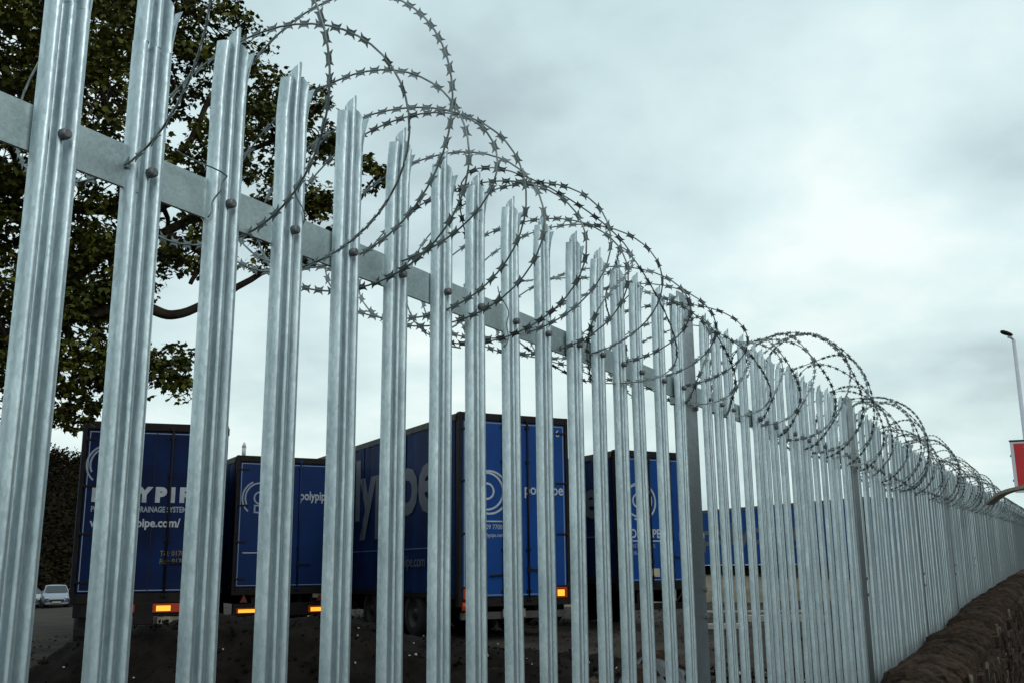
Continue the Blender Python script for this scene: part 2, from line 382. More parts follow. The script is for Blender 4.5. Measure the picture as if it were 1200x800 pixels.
# posts (I-section) and rails
def post_mesh(h):
    b = MB(); b.box(-.073, .071, 0, .008, 0, h, .002); b.box(-.003, .003, .008, .036, 0, h); b.box(-.05, .05, .036, .044, 0, h, .002)
    return b.mesh('post', M['post'])
pme = post_mesh(2.50)
post_s = [.50, 3.395, 6.09] + [6.09+2.75*(k+1) for k in range(NB)]
post_g = lambda s: grade(s) if s < 60 else 0
rail_prof = [(0, .034), (0, -.034), (.006, -.034), (.006, .028), (.05, .028), (.05, .034)]
pbolt = MB(); pbolt.tube([(0, 0, 0), (0, -.009, 0)], .009, 6, False); pbolt_me = pbolt.mesh('bolt', M['bolt'])
for i, s in enumerate(post_s):
    p, a = along(s); g = grade(s)
    po = obj('post', pme, fence, Vector((p.x, p.y+(.003 if i < 2 else -.011), .06+g+(.0 if i < 5 else .02))) - FO, (0, 0, a))
    if i < 6:
        for z in (2.15, 1.52, 1.43):
            obj('bolt', pbolt_me, po, (.052, 0, z-.06))
        for sx_ in (-.085, .066):
            fp = MB(); fp.box(sx_, sx_+.019, -.0, .045, 2.09, 2.20, .002); fp.obj('rail_cleat', M['galvflat'], po)
    s1 = post_s[i+1] if i+1 < len(post_s) else None
    if i == 0:
        q = [(-.8, .43)]
    segs = [(-.8, .43)] if i == 0 else []
    if s1: segs.append((s+.07, s1-.07))
    for (u, v) in segs:
        for zc in (2.197, .62):
            pu, au = along(u); pv, av = along(v); rings = []
            for (pp, gg) in ((pu, grade(u)), (pv, grade(v))):
                nrm = Vector((-sin(av), cos(av), 0))
                rings.append([pp + nrm*(.0015+d) + Vector((0, 0, zc+gg+h)) - FO for d, h in rail_prof])
            rb = MB(); rb.loft(rings, True); rb.obj('rail', M['galvflat'], fence)

# ------------------------------------------------------------------ razor wire
TOP = [(-.5, 2.9), (.6, 2.86), (1.1, 2.80), (1.7, 2.78), (2.0, 2.66), (2.4, 2.60), (2.7, 2.55), (3.1, 2.48), (3.7, 2.46), (3.9, 2.48), (4.3, 2.56), (4.8, 2.70), (5.2, 2.76), (5.5, 2.68), (5.9, 2.60), (6.6, 2.58), (7.2, 2.72), (7.7, 2.74), (8.1, 2.60), (9.2, 2.62), (9.9, 2.76), (10.4, 2.74), (10.9, 2.62), (11.8, 2.66), (12.8, 2.82), (13.4, 2.80), (14.0, 2.70), (15, 2.74), (16, 2.88), (17, 2.80), (19, 2.92), (20.5, 2.86), (40, 3.36)]
BOT = [(-.5, 2.1), (1.3, 2.04), (2.2, 2.05), (3.4, 2.16), (4.2, 2.18), (5.2, 2.14), (6.5, 2.14), (7.5, 2.1), (8.5, 2.16), (10, 2.16), (13, 2.22), (17, 2.32), (40, 2.8)]
def coil_pts(s0, s1, pitch, amp, seed, kk=2.5, nper=48, rs=1.0):
    rr = random.Random(seed); pts = []; th = -pi/2; s = s0; dth = 2*pi/nper; n = 0
    while s < s1:
        pn = pitch*(1+.45*noise.noise(Vector((s*1.1, seed*5.1, 0)))*1.6)
        s += pn/nper; th += dth
        so_ = s + amp*pn*cos(kk*th) + .05*noise.noise(Vector((th*.35, seed, 2)))
        t_, b_ = lerp_t(TOP, so_), lerp_t(BOT, so_)
        zc = (t_+b_)/2; r = (t_-b_)/2*rs
        wob_ = 1+.07*noise.noise(Vector((th*.55, seed*3, 1)))
        p, a = along(so_)
        y = r*wob_*.9*cos(th)
        pts.append(Vector((p.x - sin(a)*y, p.y + cos(a)*y, zc + r*wob_*sin(th))))
    return pts
def bowtie(sc_=1.1):
    L_, h, t = .0112*sc_, .0088*sc_, .0007
    o = [(0, .0034), (L_*.45, .0050), (L_*1.05, h), (L_*.72, 0), (L_*1.05, -h), (L_*.45, -.0050), (0, -.0034), (-L_*.45, -.0050), (-L_*1.05, -h), (-L_*.72, 0), (-L_*1.05, h), (-L_*.45, .0050)]
    o = [(a, c*sc_ if abs(c) < .006 else c) for a, c in o]
    n = len(o); vs = [(x, y, t) for x, y in o]+[(x, y, -t) for x, y in o]
    tris = [(0, 11, 7), (0, 7, 6)]
    top = [(11, 0, 1), (11, 1, 5), (11, 5, 7), (5, 6, 7), (1, 2, 3), (1, 3, 5), (5, 3, 4), (11, 7, 9), (11, 9, 10), (7, 8, 9)]
    fs = top + [tuple(n+i for i in reversed(f)) for f in top] + [(i, (i+1) % n, n+(i+1) % n, n+i) for i in range(n)]
    return vs, fs
allp = []
NEAR = [(.5,2.86,.35,2.12),(.95,2.84,.75,2.10),(1.28,2.68,1.15,2.09),(1.50,2.60,1.42,2.06),(1.70,2.77,1.60,2.05),(1.78,2.63,1.72,2.09),(1.86,2.57,1.80,2.06),(1.98,2.61,1.88,2.12),(2.12,2.56,2.05,2.05),
        (2.36,2.54,2.22,2.10),(2.55,2.60,2.40,2.09),(2.64,2.53,2.53,2.13),(2.80,2.56,2.70,2.12),(3.00,2.49,2.87,2.14),(3.25,2.50,3.12,2.16),(3.50,2.49,3.40,2.16),(3.72,2.5,3.64,2.17)]
def near_pts(nper=48):
    keys = []
    for k, (xt, zt_, xb, zb_) in enumerate(NEAR):
        dx = lerp_t([(.4, -.05), (1.28, -.2), (2.1, -.24), (2.4, -.34), (3.8, -.26)], xt); xt += dx; xb += dx; keys += [(xb, zb_+(.10 if xt < 2 else .05)), (xt, zt_)]
    pts = []
    for k in range(len(keys)-1):
        (xa, za), (xb, zb_) = keys[k], keys[k+1]; zc = (za+zb_)/2; r = abs(zb_-za)/2
        for i in range(nper//2):
            t = i/(nper//2); a = -pi/2+pi*t if k % 2 == 0 else pi/2+pi*t
            m_ = .5-.5*cos(pi*t); x = xa+(xb-xa)*m_ + .014*noise.noise(Vector((k*.9+t, 3, 1)))
            # tangents are continuous: height follows the circle between the two key heights
            z = za+(zb_-za)*m_
            pts.append(Vector((x, PY+.06+.295*cos(a)*(1+.05*sin(k*2.1)), z)))
    return pts
def razor(label, s0, s1, pitch, amp, seed, indiv, group, seeds2=(), kk=2.5, core=.0019, ntube=5):
    o0, _ = along(s0)
    base = Vector((o0.x, o0.y, ZT)); T = thing('razor_wire', label, 'razor wire', base, 0, group)
    tape = MB(); stuff = MB(); vs, fs = bowtie(); bme = None; cand = []
    for sd_, (a0, a1, pt, am, rs) in enumerate([(s0, s1, pitch, amp, 1.0)] + list(seeds2)):
        pts = near_pts() if pt is None else coil_pts(a0, a1, pt, am, seed+sd_, kk, 48, rs); pts = [p-base for p in pts]
        tape.tube(pts, core, ntube, True, True)
        acc = 0
        for i in range(1, len(pts)):
            d = (pts[i]-pts[i-1]); acc += d.length
            if acc > .0345:
                acc = 0; t = d.normalized(); c = (pts[i]+pts[i-1])/2
                ax = Vector((1, 0, 0)); n_ = t.cross(ax); n_ = n_.normalized() if n_.length > 1e-3 else t.orthogonal().normalized()
                # tape normal: roughly along the coil axis, with twist
                tw = noise.noise(Vector((i*.03, seed, 5)))*1.3; e = ax-t*ax.dot(t); e.normalize() if e.length > 1e-3 else None
                tw += .35*noise.noise(Vector((i*1.7, seed, 9))); e = Matrix.Rotation(tw, 3, t) @ e; q = t.cross(e).normalized()
                mtx = Matrix(((t.x, q.x, e.x, c.x), (t.y, q.y, e.y, c.y), (t.z, q.z, e.z, c.z), (0, 0, 0, 1)))
                cand.append(((c+base-CAM).length, mtx))
    cand.sort(key=lambda k: k[0])
    tape.obj('wire', M['wire'], T); T['n'] = 0; del T['n']
    allp.append((T, [p for p in pts]))
    bm_ = MB(); bm_.add(vs, fs); bme = bm_.mesh('barb', M['wire'])
    for k, (d, mtx) in enumerate(cand):
        if k < indiv:
            o = obj('barb', bme, T); o.matrix_local = mtx
        else: stuff.add([mtx @ Vector(v) for v in vs], fs)
    stuff.obj('barbs', M['wire'], T, kind='stuff')
    return T, tape
G_ = 'coils of razor wire along the fence top'
T1, tp = razor('wide loose coil of razor wire on the near pales, in front of the tree', .15, 3.75, None, .46, 3, 300, G_, [(2.05, 3.0, .36, .42, .85)], core=.0020)
T2, _ = razor('coil of razor wire swelling over the second fence post, beyond the near coil', 3.05, 8.3, .215, .44, 9, 0, G_, [], core=.0022)
T3, _ = razor('distant tangled coil of razor wire tapering towards the red sign', 8.0, 40, .36, .45, 21, 0, G_, [(8.0, 16, .6, .4, .9)], core=.0026, ntube=4)
# clips that pinch neighbouring loops, and tie wires to the rail
cl = MB(); cl.tube([(-.009, 0, 0), (.009, 0, 0)], .0052, 8, True); clme = cl.mesh('clip', M['bolt'])
for T_, pp in allp[:1]:
    for i in range(190, len(pp)-1):
        if i % 48 in (9, 29) and (i//48) % 2 == 0:
            d = (pp[i+1]-pp[i]).normalized(); o = obj('clip', clme, T_, pp[i]); o.rotation_euler = d.to_track_quat('X', 'Z').to_euler()
def tie(pts, T):
    b = MB(); q = []
    P = [Vector(p) for p in pts]
    for i in range(len(P)-1):
        a, c = P[i], P[i+1]
        for k in range(6): q.append(a.lerp(c, k/6)+Vector((0, .004*sin(k), 0)))
    q.append(P[-1]); b.tube([p-T.location for p in q], .0013, 5); b.obj('tie_wire', M['wire'], T)
tie([(.665, -.03, 2.36), (.71, -.012, 2.30), (.70, .01, 2.22), (.68, 0, 2.15)], T1)
tie([(1.02, -.01, 2.24), (1.13, -.008, 2.235), (1.12, .004, 2.20), (1.11, .01, 2.16)], T1)
tie([(2.02, .0, 2.26), (2.075, .002, 2.20), (2.08, .012, 2.13), (2.06, .01, 2.12)], T1)
tie([(1.30, 0, 2.28), (1.33, .0, 2.22), (1.33, .012, 2.14)], T1)

# ------------------------------------------------------------------ stone wall
wall = thing('stone_wall', 'low dark rubble stone wall with rounded coping in front of the fence', 'wall', (6, -.3, 0))
WO = Vector((6, -.3, 0))
def wl(s, y, z):  # wall coordinates: s along, y offset from the fence line, z over street
    x = s; o = wall_off(x); return Vector((x, o+y, z))
def wtop(x): return lerp_t([(0, .86), (4, .95), (5.5, 1.01), (6.5, 1.04), (7.8, 1.07), (9.2, 1.105), (10.7, 1.16), (13.4, 1.24), (18, 1.30), (30, 1.47), (60, 2.1)], x)
WT = .13   # coping crown rise
core = MB(); rings = []
for x in step(-6, 50, 1):
    zt = wtop(x)-.12; g = street_z(x)-.1
    rings.append([wl(x, -.42, g)-WO, wl(x, -.42, zt)-WO, wl(x, -.07, zt)-WO, wl(x, -.07, g)-WO])
core.loft(rings, True); core.obj('wall_core', M['stonec'], wall)
def blob_stone(cx_, hx_, hy_, hz_, seed, dome=False):
    """a block of irregular stone about the origin"""
    rr = random.Random(seed); rings = []; nx = 6
    for i in range(nx):
        u = -1+2*i/(nx-1); sh = (1-abs(u)**4*.16)
        ring = []
        if dome:
            for k in range(13):
                a = pi*k/12; ring.append((u*hx_, -cos(a)*hy_*sh*(1+rr.uniform(-.05, .05)), sin(a)**.8*hz_*sh*(1+rr.uniform(-.09, .09))))
            ring += [(u*hx_, hy_*sh*.9, -.05), (u*hx_, -hy_*sh*.9, -.05)]
        else:
            for (a, c) in ((-1, -.8), (-.8, -1), (.8, -1), (1, -.8), (1, .8), (.8, 1), (-.8, 1), (-1, .8)):
                ring.append((u*hx_*(1-.0), a*hy_*sh*(1+rr.uniform(-.12, .12)), c*hz_*sh*(1+rr.uniform(-.12, .12))))
        rings.append(ring)
    rings = [[Vector(p)*((1+(.07 if dome else .16)*noise.noise(Vector(p)*2.3+Vector((seed*3.1, 0, 0)))+.06*noise.noise(Vector(p)*6+Vector((0, seed, 0))))) for p in r_] for r_ in rings]
    b = MB(); b.loft(rings, True, False); return b
cope_m = [blob_stone(0, .5, 1, 1, s, True).mesh('coping_stone', M['cope']) for s in range(8)]
stone_m = [blob_stone(0, .5, 1, 1, 50+s).mesh('stone', M['stone']) for s in range(10)]
far_c = MB(); x = -3; nst = 0
while x < 46:
    wd = rng.uniform(.05, .20) if x > 2 else .4
    xm = x+wd/2; zt = wtop(xm)
    jj = rng.uniform(-.03, .03)
    p = wl(xm, -.235, zt-.14+jj*.5)-WO; scl = (wd*.93, .205+jj, .145+rng.uniform(-.025, .03))
    rz_ = ANG*(xm > 6.09)+rng.uniform(-.09, .09); ry = rng.uniform(-.09, .05)
    me = rng.choice(cope_m)
    if 4.6 < x < 22:
        o = obj('coping_stone', me, wall, p, (0, ry, rz_)); o.scale = scl; nst += 1
    else:
        mt = Matrix.LocRotScale(p, Matrix.Rotation(rz_, 3, 'Z').to_euler(), scl); far_c.add([mt @ v.co for v in me.vertices], [tuple(f.vertices) for f in me.polygons], True)
    x += wd
far_s = MB(); far_m = MB()
nfs = 0
z = .02
while z < 1.3:
    hh = rng.uniform(.07, .14); x = -3
    while x < 40:
        wd = rng.uniform(.12, .42); xm = x+wd/2; g = street_z(xm)
        zc = z+hh/2+g
        if zc < wtop(xm)-.13:
            p = wl(xm, -.42+rng.uniform(-.012, .012), zc)-WO; scl = (wd*.92, .045+rng.uniform(-.014, .018), hh*.5*.9)
            me = rng.choice(stone_m); rot = (rng.uniform(-.05, .05), rng.uniform(-.04, .04), ANG*(xm > 6.09)+rng.uniform(-.04, .04))
            if 6.6 < x < 14.5 and zc > .25 and nfs < 295:
                o = obj('stone', me, wall, p, rot); o.scale = scl; nfs += 1
            else:
                mt = Matrix.LocRotScale(p, Matrix.Rotation(rot[2], 3, 'Z').to_euler(), scl); far_s.add([mt @ v.co for v in me.vertices], [tuple(f.vertices) for f in me.polygons], True)
            if rng.random() < .26 and 5 < x < 20:   # pale mortar smeared over a joint
                w2 = rng.uniform(.02, .09); q = wl(x, -.452, zc+rng.uniform(-.03, .06))-WO
                mt = Matrix.LocRotScale(q, Matrix.Rotation(rng.uniform(-.3, .3), 3, 'Y').to_euler(), (w2, .010, rng.uniform(.02, .08)))
                me2 = rng.choice(stone_m); far_m.add([mt @ v.co for v in me2.vertices], [tuple(f.vertices) for f in me2.polygons], True)
        x += wd
    z += hh
far_c.obj('other_coping_stones', M['cope'], wall, kind='stuff'); far_s.obj('other_stones', M['stone'], wall, kind='stuff')
far_m.obj('mortar', M['mortar'], wall, kind='stuff')

# ------------------------------------------------------------------ lettering
def text_mesh(txt, size, m, offset=0, sx=1, name='lettering'):
    c = bpy.data.curves.new(name, 'FONT'); c.body = txt; c.size = size; c.offset = offset; c.extrude = .002
    c.resolution_u = 3
    o = bpy.data.objects.new(name, c); dg = bpy.context.evaluated_depsgraph_get()
    col.objects.link(o); dg = bpy.context.evaluated_depsgraph_get(); me = bpy.data.meshes.new_from_object(o.evaluated_get(dg)); col.objects.unlink(o); bpy.data.objects.remove(o)
    me.name = name; me.materials.clear(); me.materials.append(m)
    if sx != 1:
        for v in me.vertices: v.co.x *= sx
    return me
def put_text(txt, size, m, parent, x, y, z, rz=0, offset=0, sx=1, name='lettering'):
    # text lies in its XY plane; stand it up facing local -Y
    return obj(name, text_mesh(txt, size, m, offset, sx, name), parent, (x, y, z), (pi/2, 0, rz))
def fit_mesh(me, width, height=None):
    xs = [v.co.x for v in me.vertices]; ys = [v.co.y for v in me.vertices]
    kx = width/(max(xs)-min(xs)); ky = height/(max(ys)-min(ys)) if height else 1
    x0, y0 = min(xs), (min(ys) if height else 0)
    for v in me.vertices: v.co.x = (v.co.x-x0)*kx; v.co.y = (v.co.y-y0)*ky
    return me
def ring_strip(mb, cx_, cz_, r, a0, a1, wd, y, n=36):
    vs = []; fs = []
    for i in range(n+1):
        a = a0+(a1-a0)*i/n
        for q in (r-wd/2, r+wd/2):
            vs.append((cx_+q*cos(a), y, cz_+q*sin(a))); vs.append((cx_+q*cos(a), y+.003, cz_+q*sin(a)))
    for i in range(n):
        k = i*4; fs += [(k, k+4, k+6, k+2), (k+2, k+6, k+7, k+3), (k, k+1, k+5, k+4)]
    mb.add(vs, fs)
def logo(parent, cx_, cz_, r, m, y, flip=False):
    b = MB(); w_ = r*.095; s = -1 if flip else 1
    if flip:
        ring_strip(b, cx_-r*.12, cz_+r*.05, r*.86, -2.2, 2.2, w_, y); ring_strip(b, cx_, cz_, r, -2.0, 2.2, w_, y)
        ring_strip(b, cx_-r*.12, cz_+r*.05, r*.36, 0, 2*pi, w_, y)
    else:
        ring_strip(b, cx_, cz_, r*.36, 0, 2*pi, w_, y)
        ring_strip(b, cx_, cz_, r*.92, -1.75, 3.6, w_, y)
        ring_strip(b, cx_-r*.02, cz_-r*.02, r*1.08, 2.0, 4.0, w_, y)
        b.box(cx_-r*.36, cx_-r*.36+w_, y, y+.003, cz_-r*.92, cz_-r*.5); b.box(cx_-r*.36, cx_-r*.05, y-.001, y+.002, cz_-r*.52, cz_-r*.52+w_)
        b.box(cx_-r*.36, cx_-r*.15, y-.001, y+.002, cz_-r*.94, cz_-r*.94+w_)
    b.obj('logo', m, parent)

# ------------------------------------------------------------------ trailers
def wheel(parent, x, y, z, r=.48, w_=.30):
    b = MB(); P = []
    prof_ = [(-w_/2, r*.62), (-w_/2, r*.93), (-w_*.38, r), (w_*.38, r), (w_/2, r*.93), (w_/2, r*.62)]
    n = 24; rings = [[(px, q*cos(2*pi*k/n), q*sin(2*pi*k/n)) for k in range(n)] for px, q in prof_]
    b.loft(rings, False, True); W = b.obj('wheel', M['rubber'], parent, (x, y, z))
    b = MB(); sgn = 1
    for s in (-1, 1):
        rr = [[(s*px, q*cos(2*pi*k/n), q*sin(2*pi*k/n)) for k in range(n)] for px, q in ((w_*.46, r*.63), (w_*.40, r*.55), (w_*.22, r*.48), (w_*.2, r*.22), (w_*.42, r*.18), (w_*.42, .001))]
        b.loft(rr, False, True)
    b.obj('rim', M['rim'], W)
    return W
def trailer(label, X, Y, yaw, zb, zt, style, W=2.5, L=13.6, gz=None):
    """local frame: x right across the rear face, y away along the length, origin at ground below the rear-left corner"""
    if gz is None: gz = base_z(X, Y)
    T = thing('box_trailer', label, 'trailer', (X, Y, gz), yaw-pi/2, 'blue box trailers parked in the yard')
    b0, t0 = zb-gz, zt-gz; H = t0-b0
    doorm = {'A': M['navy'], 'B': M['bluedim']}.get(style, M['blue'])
    fr = .075
    # body shell and sides
    s = MB(); s.box(.01, W-.01, .10, L, b0+.02, t0-.05); s.obj('body', M['curtain'], T)
    for sx_, nm in ((-1, 'side_curtain'), (1, 'side_curtain')):
        c = MB(); cols_ = 90; rings = []
        for i in range(cols_+1):
            yy = .16+(L-.3)*i/cols_; off = (.008 if i % 3 else -.008)+.009*sin(i*1.7)
            xx = (-.012-off) if sx_ < 0 else (W+.012+off)
            rings.append([(xx, yy, b0+.10), (xx, yy, b0+H*.5), (xx, yy, t0-.14)])
        c.loft(rings, False, True, closed=False); c.obj(nm, M['curtain'] if style != 'E' else M['blue'], T)
        c = MB(); xx = -.03 if sx_ < 0 else W-.0
        c.box(xx, xx+.03, .12, L, b0-.0, b0+.10); c.obj('side_rail', M['frame'] if style != 'E' else M['blue'], T)
        c = MB(); c.box(xx, xx+.03, .12, L, t0-.15, t0-.012, .008); c.obj('roof_rail', M['roof'], T)
        for k in range(1, 5):
            c = MB(); y_ = L*k/5; c.box(xx+(-.004 if sx_ < 0 else .004), xx+.03+(-.004 if sx_ < 0 else .004), y_-.03, y_+.03, b0+.10, t0-.16); c.obj('side_post', M['curtain'], T)
        for k in range(14):
            c = MB(); y_ = .5+k*.95; c.box(xx-.008 if sx_ < 0 else xx+.02, xx+.01 if sx_ < 0 else xx+.038, y_-.02, y_+.02, b0-.05, b0+.16, .004); c.obj('buckle', M['frame'], T)
    r = MB(); r.box(0, W, .08, L, t0-.05, t0, .02); r.obj('roof', M['roof'], T)
    # rear frame
    f = MB(); f.box(0, fr, -.03, .12, b0-.15, t0+.015, .01); f.obj('corner_post', M['frame'], T)
    f = MB(); f.box(W-fr, W, -.03, .12, b0-.15, t0+.015, .01); f.obj('corner_post', M['frame'], T)
    f = MB(); f.box(fr, W-fr, -.028, .12, t0-.13, t0+.013, .008); f.obj('header', M['frame'], T)
    f = MB(); f.box(fr, W-fr, -.028, .12, b0-.15, b0+.02, .006); f.obj('sill', M['frame'], T)
    # doors
    z0, z1 = b0+.03, t0-.14
    for (xa, xb, nm) in ((fr+.01, W/2-.008, 'door'), (W/2+.008, W-fr-.01, 'door')):
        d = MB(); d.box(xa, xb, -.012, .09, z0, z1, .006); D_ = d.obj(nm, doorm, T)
        bw = .014; y_ = -.0155; q = MB()
        i0, i1, k0, k1 = xa+.03, xb-.03, z0+.03, z1-.03
        if xa < 1: i1 = xb
        else: i0 = xa
        q.box(i0, i1, y_, -.0125, k1-bw, k1); q.box(i0, i1, y_, -.0125, k0, k0+bw)
        if xa < 1: q.box(i0, i0+bw, y_, -.0125, k0+bw, k1-bw)
        else: q.box(i1-bw, i1, y_, -.0125, k0+bw, k1-bw)
        q.obj('border_line', M['border'], D_)
        hx_ = xa if xa < 1 else xb
        for k in range(4):
            zz_ = z0+.18+(z1-z0-.36)*k/3
            sgn = 1 if xa < 1 else -1
            h = MB(); a_, b_ = sorted((hx_-sgn*.03, hx_+sgn*.22)); h.box(a_, b_, -.024, -.012, zz_-.022, zz_+.022, .005)
            h.tube([(hx_-sgn*.02, -.022, zz_-.05), (hx_-sgn*.02, -.022, zz_+.05)], .018, 8)
            h.obj('hinge', M['frame'] if style != 'A' else M['frame'], D_)
        for fx in ((.30,) if style in 'BE' else (.28, )):
            rx = (W/2-fx) if xa < 1 else (W/2+fx)
            rd = MB(); rd.tube([(rx, -.045, z0-.08), (rx, -.045, z1+.08)], .019, 8)
            for zq in (z0+.1, z0+.9, z1-.8, z1-.1): rd.box(rx-.045, rx+.045, -.05, -.012, zq-.025, zq+.025, .004)
            for zq in (z0-.05, z1+.05): rd.box(rx-.05, rx+.05, -.06, -.02, zq-.035, zq+.035, .006)
            rd.obj('lock_rod', M['frame'] if style != 'B' else doorm, D_)
            hd = MB(); hz = z0+.42+(0 if xa < 1 else .1); hd.tube([(rx, -.06, hz), (rx+(-.35 if xa < 1 else .35)*.9, -.06, hz-.02)], .014, 6); hd.box(rx-.03, rx+.03, -.07, -.04, hz-.05, hz+.05, .004); hd.obj('lock_handle', M['frame'], D_)
    gask = MB(); gask.box(W/2-.008, W/2+.008, -.004, .05, z0, z1); gask.obj('door_seal', M['rubber'], T)
    # chassis, bumper, lights, wheels
    c = MB()
    for xx in (.7, W-.82): c.box(xx, xx+.12, .3, L-.5, b0-.42, b0-.02)
    for k in range(12): c.box(.1, W-.1, .5+k*1.1, .56+k*1.1, b0-.16, b0-.02)
    c.obj('chassis', M['frame'], T)
    bz = .62
    lz = {'A': b0-.24, 'B': b0-.50, 'C': b0+.09, 'D': b0+.12}.get(style, b0-.2)
    if style in 'AB':
        c = MB(); c.box(.06, W-.06, -.01, .09, lz-.14, lz+.16, .01); c.obj('light_bar', M['frame'], T)
    c = MB(); c.box(.10, W-.10, .05, .15, .42, .56, .01); c.box(.5, .58, .06, .3, .5, b0-.05); c.box(W-.58, W-.5, .06, .3, .5, b0-.05); c.obj('underrun_bar', M['frame'] if style != 'C' else M['roof'], T)
    def lamp(x0, x1, h, inner, m_in):
        l = MB(); l.box(x0, x1, -.05, -.01, lz-h, lz+h, .008); Lm = l.obj('tail_light', M['red'], T)
        if inner:
            q = MB(); q.box(inner[0], inner[1], -.056, -.049, lz-h*.68, lz+h*.55, .002); q.obj('lamp_lens', m_in, Lm)
    if style == 'A':
        lamp(.72, 1.06, .07, (.80, 1.0), M['amber']); lamp(1.36, 2.05, .075, (1.42, 1.66), M['amber'])
        q = MB(); q.box(1.45, 1.95, -.02, -.012, lz-.36, lz-.15, .003); q.obj('number_plate', M['grime'], T)
        q = MB(); q.box(.78, 1.0, -.02, -.012, lz-.36, lz-.14, .003); q.obj('number_plate', M['grime'], T)
        q = MB(); q.box(1.05, 1.38, -.045, -.01, lz-.28, lz+.10, .01); q.obj('step_box', M['frame'], T)
        for xa_ in (.15, W-.55):
            q = MB(); q.box(xa_, xa_+.4, .3, .32, .15, .9, .004); q.obj('mudflap', M['rubber'], T)
    elif style == 'B':
        lamp(.14, .68, .06, (.18, .58), M['amber']); lamp(1.85, 2.36, .075, (1.9, 2.22), M['amber'])
        for xx in (.30, 2.12):
            q = MB(); n = 3; vs = [(xx-.09, -.03, lz+.19), (xx+.09, -.03, lz+.19), (xx, -.03, lz+.36), (xx-.09, -.012, lz+.19), (xx+.09, -.012, lz+.19), (xx, -.012, lz+.36)]
            q.add(vs, [(0, 1, 2), (0, 3, 4, 1), (1, 4, 5, 2), (2, 5, 3, 0), (5, 4, 3)]); q.obj('reflector', M['dullred'], T)
        q = MB(); q.box(1.95, 2.3, -.026, -.012, lz+.26, lz+.40, .003); q.obj('number_plate', M['grime'], T)
        q = MB(); q.box(.70, .84, -.026, -.012, lz+.06, lz+.20, .003); q.obj('number_plate', M['grime'], T)
    elif style == 'C':
        lamp(.10, .36, .10, (.12, .24), mat('dull_amber', (.35, .16, .01), rough=.4)); lamp(W-.36, W-.10, .10, (W-.33, W-.17), M['amber'])
        q = MB(); q.box(.95, 1.45, -.02, -.012, b0-.36, b0-.2, .003); q.obj('number_plate', M['grime'], T)
        q = MB(); q.tube([(.12, -.02, .75), (.12, -.02, .60)], .05, 8); q.obj('marker_lamp', M['red'], T)
    elif style == 'D':
        l = MB(); l.box(.80, 1.05, -.05, -.014, b0+.12, b0+.30, .01); l.obj('tail_light', M['plate'], T)
        q = MB(); q.tube([(.1, -.01, b0+.0), (.1, -.01, b0-.75)], .02, 6); q.tube([(1.75, -.02, b0-.1), (1.2, .0, b0-.72)], .022, 6); q.obj('bracket', M['frame'], T)
    for ax in (2.3, 3.6, 4.9) if style != 'D' else (3.2, 4.5):
        for xx in (.16, W-.16): wheel(T, xx, ax, .48)
    for xx in (.45, W-.45):
        q = MB(); q.box(xx-.06, xx+.06, L-3.0, L-2.88, .05, b0-.1); q.box(xx-.14, xx+.14, L-3.08, L-2.8, 0, .05, .01); q.obj('landing_leg', M['frame'], T)
    for xx in (-.005, W-.015):
        if style == 'E': break
        q = MB(); q.box(xx, xx+.02, 5.8, 10.0, .45, .62, .005); q.box(xx, xx+.02, 5.8, 10.0, .78, .92, .005); q.obj('side_guard', M['frame'], T)
    # lettering
    y_ = -.0175
    if style == 'A':
        logo(T, .46, z1-.62, .33, M['border'], y_)
        lb = MB()
        for ch, lx, lw in (('P', .22, .20), ('O', .45, .27), ('L', .75, .16), ('Y', .95, .29), ('P', 1.28, .20), ('I', 1.545, .075), ('P', 1.70, .20), ('E', 1.97, .18)):
            me_ = fit_mesh(text_mesh(ch, .4, M['white'], .028), lw, .28); lb.add([(v.co.x+lx, v.co.y, v.co.z) for v in me_.vertices], [tuple(f.vertices) for f in me_.polygons])
        obj('lettering', lb.mesh('lettering', M['white']), T, (0, y_-.001, b0+1.60), (pi/2, 0, 0))
        put_text('PLASTIC PIPES & DRAINAGE SYSTEMS', .14, M['border'], T, .22, y_-.001, b0+1.43, offset=.004, sx=.72)
        obj('lettering', fit_mesh(text_mesh('www.polypipe.com/', .21, M['white'], .006), 1.52), T, (.22, y_-.001, b0+1.17), (pi/2, 0, 0))
        put_text('Tel: 01709 770000', .13, M['yellowprint'], T, 1.42, y_-.001, b0+.66, sx=.85)
        put_text('Fax: 01709 770001', .13, M['yellowprint'], T, 1.42, y_-.001, b0+.52, sx=.85)
    elif style == 'B':
        logo(T, .58, z1-.84, .38, M['border'], y_)
        obj('lettering', fit_mesh(text_mesh('polypipe', .30, M['white'], .006), .74), T, (1.56, y_-.001, z1-.86), (pi/2, 0, 0))
        q = MB(); q.box(.22, .95, y_-.002, y_, z1-2.13, z1-2.105); q.obj('printed_line', M['white'], T)
    elif style == 'C':
        logo(T, .66, z1-1.42, .42, M['white'], y_, flip=True)
        put_text('polypipe', .30, M['white'], T, 1.45, y_-.001, z1-1.44, offset=.004, sx=.9)
        put_text('PP 70', .20, M['white'], T, .15, y_-.001, z1-.24, offset=.002, sx=.85)
        put_text('6', .20, M['white'], T, 2.2, y_-.001, z1-.24, offset=.002)
        q = MB(); q.box(.42, 1.06, y_-.002, y_, z1-2.0, z1-1.975); q.obj('printed_line', M['white'], T)
        put_text('01709 77000', .13, M['white'], T, .42, y_-.001, z1-2.14, sx=.85); put_text('www.polypipe.com', .11, M['white'], T, .30, y_-.001, z1-2.29, sx=.8)
    elif style == 'D':
        logo(T, .62, z1-.95, .40, M['white'], y_, flip=True)
        put_text('POLYPIPE', .26, M['white'], T, .20, y_-.001, z1-1.72, offset=.006, sx=.85)
        q = MB(); q.box(.22, 1.1, y_-.002, y_, z1-1.80, z1-1.775); q.obj('printed_line', M['white'], T)
